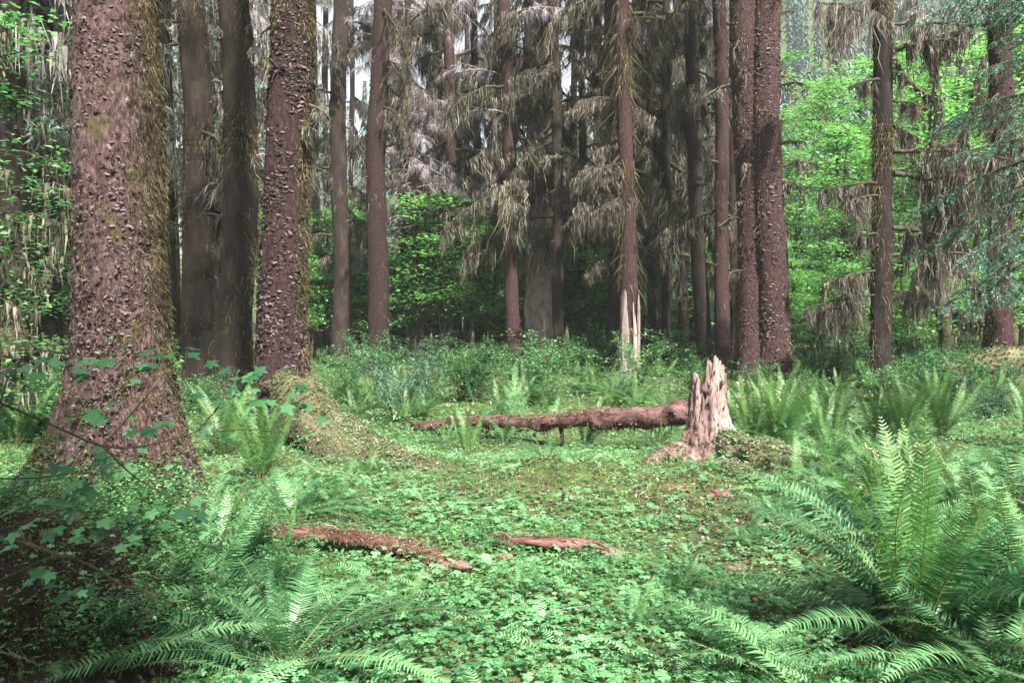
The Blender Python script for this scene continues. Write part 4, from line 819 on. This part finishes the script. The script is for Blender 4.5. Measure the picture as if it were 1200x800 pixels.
# jagged stump
sx, sy = X(829, 8.0), 8.0; sz = hz(sx, sy); st = root('jagged_stump', (sx, sy, sz), 'tall jagged pinkish white broken stump with two points', 'stump')
n = 150; th = np.arange(n) / n * 2 * np.pi; xs = np.cos(th) * .2
top = .92 * np.interp(xs, [-.2, -.17, -.15, -.10, -.07, -.03, .0, .03, .08, .14, .17, .2], [.97, .93, .78, .70, .68, .84, .98, 1.16, 1.12, 1.05, .97, .92])
top = top + .03 * fbm(np.cos(th) * 14, np.sin(th) * 14, 0, 2, 2) - .05 * np.clip(np.sin(th), 0, 1)
rows = 110; tt = np.linspace(0, 1, rows); Zs = tt[:, None] * (top[None] + .1) - .1
r0 = .165 + .10 * np.exp(-np.clip(Zs, 0, 9) / .16) + .045 * np.exp(-np.clip(Zs, 0, 9) / .5)
d_ = lambda t0, am, sh, hh: am * np.exp(-(((th - t0 + np.pi) % (2 * np.pi) - np.pi) * sh) ** 2)[None] * np.exp(-np.clip(Zs, 0, 9) / hh)
r0 = r0 + d_(R(195), .15, 2.2, .14) + d_(R(-25), .3, 2, .2) + d_(R(-70), .07, 3, .2) - d_(R(-48), .07, 6, .25)
cx_, cy_ = np.cos(th)[None], np.sin(th)[None]
fib = fbm(cx_ * r0 * 26, cy_ * r0 * 26, Zs * 3.2, 4, 4); r1 = r0 + .028 * fib
pit = fbm(cx_ * 5, cy_ * 5, Zs * 9, 8, 2); r1 = r1 - .05 * np.clip(pit - .45, 0, 1); r1 = r1 * (1 - .10 * tt[:, None] ** 3)
V = np.stack([cx_ * r1 + .012 * Zs, cy_ * r1, Zs], -1); inn = .72
Vi = np.stack([cx_ * r1 * inn + .012 * Zs, cy_ * r1 * inn, Zs - .03], -1)
i, k = np.meshgrid(np.arange(rows - 1), np.arange(n), indexing='ij'); k2 = (k + 1) % n; Q = np.stack([i * n + k, i * n + k2, (i + 1) * n + k2, (i + 1) * n + k], -1).reshape(-1, 4)
g = Geo(); kk = np.arange(n); rim = np.stack([(rows - 1) * n + kk, (rows - 1) * n + (kk + 1) % n, rows * n + (rows - 1) * n + (kk + 1) % n, rows * n + (rows - 1) * n + kk], -1)
g.add(np.concatenate([V.reshape(-1, 3), Vi.reshape(-1, 3)]), np.concatenate([Q, Q[:, ::-1] + rows * n, rim])); obj('stump_wood', g.mesh('stump_wood', M['stump'], False), st)
g = Geo(); m = 900; q = rng.integers(0, rows * n, m); Vf = V.reshape(-1, 3)[q]; okk = Vf[:, 2] > .1; d = np.tile([0, 0, 1.], (m, 1)) + rng.normal(0, .07, (m, 3)); strands(g, Vf[okk] * [1.01, 1.01, .95], rng.uniform(.03, .13, okk.sum()), rng.uniform(.004, .013, okk.sum()), .04, 2, dirn=d[okk])
tag(obj('splinters', g.mesh('splinters', M['stump']), st), kind='stuff')
for a, b, zz, s in [(-72, .195, .38, .03), (-60, .18, .78, .035), (-100, .19, .6, .022), (-85, .2, .9, .02), (-50, .2, .55, .02), (-120, .2, .72, .02)]:
    g = Geo(); p = Vector((b * math.cos(R(a)), b * math.sin(R(a)), zz)); addtube(g, [p - Vector((0, 0, s * 1.6)), p, p + Vector((s * .5, 0, s * 1.5))], [s * .1, s * .6, s * .1], 7, .5, int(zz * 100)); obj('rot_hole_shade', g.mesh('rot_hole_shade', M['hole'], True), st)  # dark lumps stand for the shade inside the rot holes
mossy_root(st, [(sx + .15, sy - .1, sz + .2), (X(880, 7.6), 7.6, sz + .12), (X(915, 7.35), 7.3, sz + .07), (X(960, 7.2), 7.15, sz - .06)], [.13, .18, .18, .08], fz=12000, ln=.014, fw=.009, seg=40, noise=.35)
mossy_root(st, [(sx + .02, sy - .35, sz + .0), (X(870, 7.1), 7.1, sz + .0), (X(905, 6.8), 6.8, sz - .04)], [.07, .11, .06], fz=6000, ln=.014, fw=.009, seg=20, noise=.4)
mossy_root(st, [(sx - .15, sy - .05, sz + .14), (X(775, 7.8), 7.8, sz + .06), (X(745, 7.7), 7.65, sz - .02)], [.10, .075, .03], name='bare_root', fz=900, material='stump', n=16, seg=24)

g = Geo(); Vf = V.reshape(-1, 3); okk = np.nonzero((Vf[:, 2] < .22) & (Vf[:, 2] > -.05) & (vnoise(Vf[:, 0] * 9, Vf[:, 1] * 9, Vf[:, 2] * 9, 2) > .05))[0]; q = rng.choice(okk, 3000); nn_ = Vf[q] * [1, 1, 0]; nn_ /= np.linalg.norm(nn_, axis=1, keepdims=True)
fuzz(g, Vf[q], nn_ + [0, 0, .4], .014, .007); tag(obj('moss_tufts', g.mesh('moss_tufts', M['moss_fuzz']), st), kind='stuff')
# dark root mass in the shade on the left
rm = root('mossy_root_mass', (-2.2, 3.55, hz(-2.2, 3.55) - .1), 'dark mossy tangle of roots in the shade at the lower left', 'stump')
g = Geo(); n = 110; rows = 70; Vr, Qr, Nr = trunk_grid([(0, 0, 0), (-.12, .12, .6)], [(0, .50), (.2, .46), (.38, .36), (.50, .2), (.56, .02)], np.linspace(0, .56, rows), n, .15, .15, [(R(-80), .14, 3, .4), (R(-20), .16, 3, .35), (R(-130), .12, 4, .4)], .10, 3.6, 9, stretch=1, fine=.03)
g.add(Vr.reshape(-1, 3), Qr); obj('root_mass', g.mesh('root_mass', M['soil'], True), rm)
tag(obj('trunk_moss', hairmoss(Vr, Nr, 16000, .035, .02, .6, None, wd=.004, seed=4, out=.35).mesh('trunk_moss', M['trunkmoss']), rm), kind='stuff')
leafmoss(rm, Vr, Nr, 12000, .9, thr=-.4, sd=6)
for q in range(14):
    a = R(-165 + q * 13 + random.uniform(-6, 6)); z = random.uniform(.18, .42); b = .40 - z * .2; pts = [(b * math.cos(a), b * math.sin(a), z)]
    for k in range(4): b += random.uniform(.02, .09); a += random.uniform(-.16, .16); z -= random.uniform(.04, .13); pts.append((b * math.cos(a), b * math.sin(a), z))
    g = Geo(); addtube(g, bez(pts, 14), np.linspace(.012, .004, 14) * random.uniform(.5, 1.3), 6, .3, q); obj('root', g.mesh('root', M['bark_dark'], True), rm)
for q, (x_, y_, sc2) in enumerate([(-2.35, 3.3, .5), (-1.75, 3.25, .42), (-2.0, 4.3, .55), (-1.7, 3.9, .45), (-2.5, 4.2, .6), (-2.75, 3.9, .6), (-1.45, 3.6, .35), (-1.5, 4.5, .4), (-3.0, 4.6, .6), (-3.3, 4.2, .6), (-2.4, 4.6, .5), (-2.9, 4.4, .5), (-1.75, 4.85, .4), (-3.6, 4.9, .6), (-2.1, 4.5, .45), (-1.25, 4.2, .3)]):
    tag(obj('huckleberry_bush', SH[q % 4], None, T((x_, y_, hz(x_, y_) - .02), q * 1.7, 0, 0, sc2)), 'small leaved bush growing round the dark root mass at lower left', 'bush', 'small bushes round the dark root mass')
# pale stick leaning down from it
g = Geo(); pts = [P(-20, 628, 3.05), P(60, 645, 3.0), P(110, 663, 3.0), P(160, 690, 3.0), P(212, 706, 3.05)]; cst = bez([Vector(p) for p in pts], 40); cst[:, 2] += .012 * vnoise(np.arange(40) * .35, 0, 0, 5); addtube(g, cst, np.linspace(.007, .003, 40) * (1 + .3 * vnoise(np.arange(40) * .8, 1, 0, 6)), 7, .3); tag(obj('fallen_stick', g.mesh('fallen_stick', M['branch'], True)), 'pale crooked stick slanting down across the dark roots at left', 'stick')
# mossy log with white broken end, far left
pa, pb = P(-70, 402, 13.0), P(22, 408, 12.5); fl = root('fallen_log', (pb.x, pb.y, hz(pb.x, pb.y)), 'mossy log with a white broken end at the far left edge', 'log')
g = Geo(); c = bez([Vector(pa) - fl.location, (Vector(pa) + Vector(pb)) / 2 - fl.location, Vector(pb) - fl.location], 20); V, N = addtube(g, c, .26, 18, .25, 3); obj('log_trunk', g.mesh('log_trunk', M['branch'], True), fl)
g = Geo(); q = rng.choice(np.nonzero(N[:, 2] > 0)[0], 3000); fuzz(g, V[q] + rng.normal(0, .03, (3000, 3)), N[q], .05, .02); tag(obj('moss_tufts', g.mesh('moss_tufts', M['moss_fuzz']), fl), kind='stuff')
g = Geo(); e = c[-1]; addtube(g, [e + [-.25, -.22, -.02], e + [0, -.24, -.06], e + [.15, -.22, -.16]], [.05, .09, .03], 9, .4); obj('broken_end', g.mesh('broken_end', M['stump'], True), fl)
# moss mound under the right-edge trunk
ml = root('moss_mound', (10.2, 16.0, hz(10.2, 16)), 'long yellow green moss mound below the right edge trunk', 'moss mound'); 
mossy_root(ml, [(8.6, 16.1, .25), (9.6, 15.9, .5), (10.6, 15.7, .5), (12.2, 15.4, .4)], [.15, .38, .42, .4], name='mossy_log', fz=9000, ln=.05, fw=.016)

# ================================================================== NEAR MAPLE SPRAY (left)
LV, LF = mleaf(1, 5)
LM = []
for q in range(4):
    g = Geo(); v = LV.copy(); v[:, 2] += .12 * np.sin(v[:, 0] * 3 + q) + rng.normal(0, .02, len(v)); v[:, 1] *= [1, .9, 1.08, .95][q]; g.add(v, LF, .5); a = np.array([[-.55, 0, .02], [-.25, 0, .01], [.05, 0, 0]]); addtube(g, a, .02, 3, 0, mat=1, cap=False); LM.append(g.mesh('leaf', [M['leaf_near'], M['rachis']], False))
ms = root('maple_sapling', (P(-40, 640, 2.6).x, 2.6, hz(-1.8, 2.6)), 'vine maple twig with large green leaves reaching in from the left edge', 'maple sapling'); mo = ms.location
stems = [([(-60, 455, 2.6), (0, 472, 2.6), (60, 497, 2.62), (120, 522, 2.65), (170, 522, 2.7), (230, 506, 2.8)], .0055), ([(120, 522, 2.65), (145, 495, 2.68), (180, 455, 2.72)], .0035), ([(120, 522, 2.65), (160, 560, 2.6), (205, 585, 2.6)], .0035),
         ([(230, 506, 2.8), (260, 470, 2.85), (265, 440, 2.9)], .003), ([(230, 506, 2.8), (300, 503, 2.9), (360, 508, 2.95), (380, 490, 3.0)], .003), ([(0, 472, 2.6), (20, 430, 2.62), (80, 420, 2.7), (130, 415, 2.75)], .003), ([(-40, 560, 2.6), (40, 560, 2.65), (110, 555, 2.7), (150, 590, 2.72)], .003), ([(-40, 640, 2.6), (30, 610, 2.65), (100, 590, 2.7)], .003),
         ([(-50, 700, 2.7), (20, 670, 2.7), (60, 650, 2.7)], .003)]
for pts, rad in stems:
    g = Geo(); addtube(g, bez([P(*p) - mo for p in pts], 16), np.linspace(rad, rad * .5, 16), 5); obj('stem', g.mesh('stem', M['branch'], True), ms)
leaves = [(60, 424, 34), (100, 422, 30), (128, 425, 34), (12, 436, 30), (28, 430, 26), (178, 410, 36), (200, 414, 26), (222, 408, 26), (250, 425, 22), (45, 438, 32), (95, 440, 24), (160, 445, 22), (180, 427, 16), (105, 486, 34), (120, 490, 30), (128, 474, 20), (150, 505, 26), (172, 504, 34), (70, 515, 20), (118, 524, 20), (165, 525, 22), (125, 545, 34), (145, 552, 30), (130, 555, 28), (60, 548, 30), (30, 560, 26), (90, 565, 26),
          (110, 578, 26), (215, 597, 34), (228, 585, 22), (232, 605, 24), (180, 600, 26), (160, 590, 26), (190, 615, 24), (145, 605, 28), (120, 610, 26), (20, 595, 34), (50, 585, 26), (60, 625, 24), (95, 630, 26), (140, 640, 24), (110, 625, 30), (45, 665, 30), (60, 672, 24), (35, 680, 24), (185, 650, 22), (160, 632, 24), (240, 502, 22), (275, 508, 18), (265, 432, 26), (290, 440, 26), (305, 432, 24), (278, 460, 24), (300, 456, 18), (318, 470, 22), (345, 474, 26), (362, 476, 24), (378, 490, 24), (340, 462, 18), (255, 470, 22), (232, 462, 22), (210, 447, 24), (190, 575, 22), (75, 700, 24), (100, 710, 22), (290, 480, 16), (200, 545, 20), (80, 590, 24), (15, 640, 24)]
rr = random.Random(2)
leaves += [(rr.gauss(cx, 22), rr.gauss(cy, 12), rr.uniform(20, 30)) for cx, cy in [(60, 430), (115, 428), (200, 412), (120, 488), (160, 508), (60, 555), (130, 550), (175, 600), (120, 620), (50, 590), (220, 600), (40, 670), (280, 440), (300, 468), (350, 474), (20, 620), (90, 690)] for _ in range(3)]
for (px, py, w_) in leaves:
    Dl = 2.62 + .001 * px + rr.uniform(-.08, .08); p = P(px, py, Dl) - mo; s = w_ / F * Dl * .47 * rr.uniform(.85, 1.15)
    obj('leaf', LM[rr.randrange(4)], ms, Matrix.Translation(p) @ Matrix.Rotation(rr.uniform(.05, .75), 4, 'X') @ T((0, 0, 0), rr.uniform(-2.9, .6), rr.uniform(-.2, .3), rr.uniform(-.3, .3), s))

# ================================================================== NEAR SPRUCE BOUGH (right edge)
os_ = root('added_shade_spruce', (-.8, -1.3, hz(-.8, -1.3)), 'unseen spruce added behind the camera to shade the lower left corner', 'conifer tree')  # added out of view so its crown darkens the left foreground
Vb, Qb, _ = trunk_grid([(0, 0, 0), (0, 0, 9)], [(0, .25), (9, .02)], np.linspace(0, 9, 60), 24, .15, .4, (), .03, 2, 3); g = Geo(); g.add(Vb.reshape(-1, 3), Qb); obj('trunk', g.mesh('trunk', M['bark_red'], True), os_)
for q in range(7): o = obj('crown', CROWN[q % 3][0], os_, T((0, 0, 3.5 + q * .3), q * 2., 0, 0, (.66, .66, .24))); obj('crown_needles', CROWN[q % 3][1], o)
ys = root('young_spruce', (5.9, 8.6, hz(5.9, 8.6)), 'pale blue green spruce boughs reaching in from the right edge', 'conifer tree')
g = Geo(); addtube(g, bez([(0, 0, 0), (.05, 0, 3), (0, 0, 6.5)], 20), np.linspace(.09, .02, 20), 10, .2); obj('trunk', g.mesh('trunk', M['bark_dark'], True), ys)
rr = random.Random(4); NB = []
for q in range(4):
    b, f = spruce_branch(160 + q, L=1.7, nt=26, nn=190, nl=.034, nw=.010, droop=.45, up0=.05); h = Geo(); c = branch_curve(1.6, .05, .45, np.random.default_rng(160 + q), .06); p, _ = along(c, 160, .02, .1); strands(h, p, rng.uniform(.05, .25, 160), .006, .15, 3); NB.append((b.mesh('branch', M['branch']), f.mesh('needles', M['needle_near']), h.mesh('hanging_moss', M['moss_grey'])))
for q in range(32):
    z = 1.95 + 4.4 * q / 32; az = R(180) + rr.gauss(0, .8) if q % 3 else rr.uniform(0, 6.28); a, b, c = NB[q % 4]; s = rr.uniform(.6, 1.05) * (1.1 - z * .04)
    o = obj('branch', a, ys, T((0, 0, z), az, rr.uniform(-.1, .25), 0, s)); obj('needles', b, o); 
    if q % 2: obj('hanging_moss', c, o)

# ================================================================== GROUND COVER
def sample(n, d0, d1, pw=1.0, pxr=(-60, 1260)):
    """random ground points in the view wedge, density falling with distance"""
    u = rng.uniform(0, 1, n); D = (d0 ** pw + u * (d1 ** pw - d0 ** pw)) ** (1 / pw); px = rng.uniform(*pxr, n); return (px - 600) / F * D, D
def litter_mask(x, y):
    m = np.zeros_like(x)
    for px, py, s in [(655, 575, .34), (835, 590, .42), (850, 620, .35), (560, 575, .2), (800, 575, .3), (880, 665, .2), (520, 660, .2), (980, 740, .25), (640, 600, .15), (1000, 640, .3)]:
        p = onground(px, py); m = np.maximum(m, np.exp(-((x - p.x) ** 2 + (y - p.y) ** 2) / (2 * s * s)))
    return m
def clear(x, y):
    """false where trunks, the root mass or the moss roots cover the ground"""
    ok = ((x + 2.65) ** 2 + (y - 5.5) ** 2 > .7 ** 2) & ((x - r3.x) ** 2 + (y - 9) ** 2 > .45 ** 2) & ((x + 2.05) ** 2 + (y - 3.6) ** 2 > .6 ** 2)
    for q in range(7):
        t = q / 6; cx = X(395, 8.6) * (1 - t) + X(515, 7.7) * t; cy = 8.55 * (1 - t) + 7.65 * t; ok &= (x - cx) ** 2 + (y - cy) ** 2 > (.30 - .1 * t) ** 2
    for q in range(5):
        t = q / 4; cx = X(860, 7.8) * (1 - t) + X(930, 7.3) * t; cy = 7.8 * (1 - t) + 7.3 * t; ok &= (x - cx) ** 2 + (y - cy) ** 2 > .14 ** 2
    return ok & ((x - sx) ** 2 + (y - sy) ** 2 > .26 ** 2)
def cover(name, n, d0, d1, size, hmax, tv, tf, material, pw, thr, label, cat, seed, tilt=.3, dens=None):
    x, y = sample(n, d0, d1, pw); den = fbm(x * 1.3, y * 1.3, 0, seed, 3); lm = litter_mask(x, y)
    keep = (den > thr) & clear(x, y) & (rng.uniform(0, 1, n) > lm * .93)
    if dens is not None: keep &= dens(x, y)
    x, y = x[keep], y[keep]; m = len(x); clump = np.clip(.55 + .5 * vnoise(x * 4, y * 4, 0, seed + 3), .1, 1.3)
    z = H(x, y) + hmax * clump * rng.uniform(.1, 1, m) + .05 * np.clip(fbm(x * 2.2, y * 2.2, 0, seed + 9), 0, 1); g = Geo()
    scatter(g, tv, tf, np.stack([x, y, z], -1), rots(m, None, tilt), size * rng.uniform(.55, 1.3, m) * (1 + .03 * (y - 4)), np.clip(rng.uniform(0, 1, m) * .6 + clump * .35, 0, 1))
    return tag(obj(name, g.mesh(name, material)), label, cat, kind='stuff')
OX3 = []; OF3 = []
for k in range(3):
    a = k * 2.094; b = len(OX3)
    for (u_, v_, z_) in [(0, 0, 0), (.7, .52, -.12), (.66, 0, -.02), (.7, -.52, -.12)]: OX3.append((u_ * math.cos(a) - v_ * math.sin(a), u_ * math.sin(a) + v_ * math.cos(a), z_))
    OF3.append((b, b + 3, b + 2, b + 1))
cover('herbs', 16000, 2.2, 10, .035, .07, DIAM[0], DIAM[1], M['shrub'], 1.0, -.2, 'small pointed herb leaves among the clover', 'ground cover', 41, .5)
cover('clover', 34000, 2.2, 6.5, .0165, .085, OX, OF, M['clover'], 1.0, -.75, 'wood sorrel carpet covering the near half of the clearing', 'ground cover', 21)
cover('clover', 46000, 6.4, 13, .018, .085, OX3, OF3, M['clover'], 1.0, -.8, 'wood sorrel carpet covering the far half of the clearing', 'ground cover', 21)
cover('clover', 9000, 2.2, 7, .034, .13, OX, OF, M['clover'], 1.2, -.1, 'larger leaved wood sorrel in the nearest part of the clearing', 'ground cover', 22)
cover('undergrowth', 44000, 9, 30, .05, .28, DIAM[0], DIAM[1], M['shrub'], .8, -.6, 'mixed low leaves under the distant trees', 'undergrowth', 23, .6, lambda x, y: (y > 9.5 + .3 * np.sin(x)) | (x > 3.2))
# moss and short blades
x, y = sample(26000, 2.4, 12, 1.0); kp = clear(x, y) & (fbm(x * 1.6, y * 1.6, 0, 31) > -.2); x, y = x[kp], y[kp]; n = len(x); g = Geo(); d = rng.normal(0, .5, (n, 3)) + [0, 0, 1.4]; d /= np.linalg.norm(d, axis=1, keepdims=True)
strands(g, np.stack([x, y, H(x, y)], -1), rng.uniform(.02, .06, n), .006 + .0006 * y, .2, 2, dirn=d); tag(obj('ground_moss', g.mesh('ground_moss', M['clover_moss'])), 'pale yellow green moss between the clover leaves', 'moss', kind='stuff')
x, y = sample(15000, 2.4, 11, 1.1); kp = clear(x, y) & (fbm(x * 1.1, y * 1.1, 0, 33) > .15); x, y = x[kp], y[kp]; n = len(x); g = Geo(); d = rng.normal(0, .35, (n, 3)) + [0, 0, 1.2]; d /= np.linalg.norm(d, axis=1, keepdims=True)
strands(g, np.stack([x, y, H(x, y)], -1), rng.uniform(.08, .22, n), .005, .2, 3, dirn=d); tag(obj('grass', g.mesh('grass', M['grass'])), 'thin grass blades growing through the clover', 'grass', kind='stuff')
# small delicate ferns mixed into the cover
g = Geo(); sf = [frond_geo(800 + q, .7, .9, W=.16, pairs=14, narrow=.02, lo=.2) for q in range(3)]
for q in range(480):
    px = rng.uniform(250, 1000); D = rng.uniform(2.8, 8.5); x = X(px, D)
    if not clear(np.array([x]), np.array([D]))[0]: continue
    g.join(sf[q % 3], T((x, D, hz(x, D) + .01), rng.uniform(0, 6.28), 0, rng.uniform(-.3, .3), rng.uniform(.12, .3)))
tag(obj('small_ferns', g.mesh('small_ferns', [M['clover'], M['rachis']])), 'tiny soft fern fronds mixed into the clover', 'ground cover', kind='stuff')
# litter
xs_, ys_ = [], []
for px, py, s1 in [(655, 575, .34), (835, 590, .42), (850, 620, .35), (560, 575, .2), (800, 575, .3), (880, 665, .2), (520, 660, .2), (980, 740, .25), (640, 600, .15), (1000, 640, .3)]:
    p = onground(px, py); m = int(3000 * s1 * s1); xs_.append(p.x + rng.normal(0, s1 * 1.1, m)); ys_.append(p.y + rng.normal(0, s1 * 1.1, m))
x_, y_ = sample(500, 2.4, 12, 1.0); x = np.concatenate(xs_ + [x_]); y = np.concatenate(ys_ + [y_]); n = len(x); g = Geo()
scatter(g, np.array(DIAM[0]) * [1, 1, 3], DIAM[1], np.stack([x, y, H(x, y) + rng.uniform(.003, .035, n)], -1), rots(n, None, .5), rng.uniform(.014, .045, n)); tag(obj('leaf_litter', g.mesh('leaf_litter', M['litter'])), 'dead brown and pink leaves and wood flakes on the bare patches', 'leaf litter', kind='stuff')
x, y = sample(900, 2.4, 10, 1.0); n = len(x); g = Geo(); a = rng.uniform(0, 6.28, n); d = np.stack([np.cos(a), np.sin(a), rng.normal(.1, .2, n)], -1)
strands(g, np.stack([x, y, H(x, y) + .03], -1), rng.uniform(.06, .3, n), .007, .1, 3, dirn=d); tag(obj('fallen_twigs', g.mesh('fallen_twigs', M['twig'])), 'thin dead twigs scattered over the clearing', 'twigs', kind='stuff')

# ================================================================== AIR
g = Geo(); bx = [(x, y, z) for x in (-440, 440) for y in (-320, 540) for z in (-2, 165)]
g.add(bx, [(0, 1, 3, 2), (4, 6, 7, 5), (0, 4, 5, 1), (2, 3, 7, 6), (0, 2, 6, 4), (1, 5, 7, 3)])
hm = bpy.data.materials.new('haze'); hm.use_nodes = True; hn = hm.node_tree; hn.nodes.clear(); pv = hn.nodes.new('ShaderNodeVolumePrincipled'); ho = hn.nodes.new('ShaderNodeOutputMaterial')
pv.inputs['Density'].default_value = .0006; pv.inputs['Color'].default_value = (.86, .93, 1, 1); hn.links.new(pv.outputs[0], ho.inputs['Volume'])
tag(obj('haze', g.mesh('haze', hm)), kind='stuff')

# ------------------------------------------------------------------ say where each repeat stands
MARKS = [(-1e9, ''), (0, 'left edge'), (131, 'huge trunk'), (335, 'flaking trunk'), (441, 'straight maroon trunk'), (604, 'centre trunk'), (738, 'pale based trunk'), (890, 'twin trunks'), (1036, 'moss draped trunk'), (1173, 'edge trunk'), (1200, 'right edge'), (1e9, '')]
ORD = 'leftmost,second from left,third from left,fourth from left,fifth from left,sixth from left,seventh from left,eighth from left,ninth from left,tenth from left,eleventh from left,twelfth from left'.split(',')
def relabel(group, base):
    objs = [o for o in sc.objects if o.get('group') == group and not o.parent]; bins = {}
    for o in objs:
        px = 600 + o.location.x / o.location.y * F; k = max(i for i, m in enumerate(MARKS) if m[0] <= px); bins.setdefault(k, []).append((px, o))
    for k, l in bins.items():
        l.sort(key=lambda a: a[0]); a, b = MARKS[k][1], MARKS[k + 1][1]
        where = 'past the left edge' if not a else 'past the right edge' if not b else 'between ' + a + ' and ' + b
        for row in range(0, 2):
            far = sorted(l, key=lambda t: t[1].location.y); half = far[:(len(far) + 1) // 2] if row == 0 else far[(len(far) + 1) // 2:]
            if len(l) <= 6:
                if row: continue
                half = l
            half = sorted(half, key=lambda a: a[0]); pre = '' if len(l) <= 6 else ('nearer ' if row == 0 else 'farther ')
            for i, (px, o) in enumerate(half): o['label'] = pre + base + ' ' + where + (', ' + ORD[min(i, 11)] if len(half) > 1 else '')
for gname, base in [('small low ferns around the clearing', 'small low fern'), ('slender far trunks with mossy branches', 'slender far dark trunk'), ('distant spruces at the back of the wood', 'distant mossy spruce'), ('maples at the left edge', 'leafy maple'), ('bushes of the green thicket', 'thicket bush'), ('tall maples on the right', 'tall pale maple'),
    ('bright maple bushes behind the trunks', 'bright maple bush'), ('bright maples behind the centre trunks', 'slender bright maple'), ('far sword ferns under the trees', 'small sword fern'), ('low maple bushes on the right', 'low maple bush'), ('conifer seedlings in the thicket', 'conifer seedling'), ('bushes behind the left trunks', 'shaded bush'),
    ('ferns of the right bank', 'light green bank fern'), ('small ferns left of the far log', 'small shaded fern'), ('small bushes round the dark root mass', 'twiggy small leaved bush')]: relabel(gname, base)
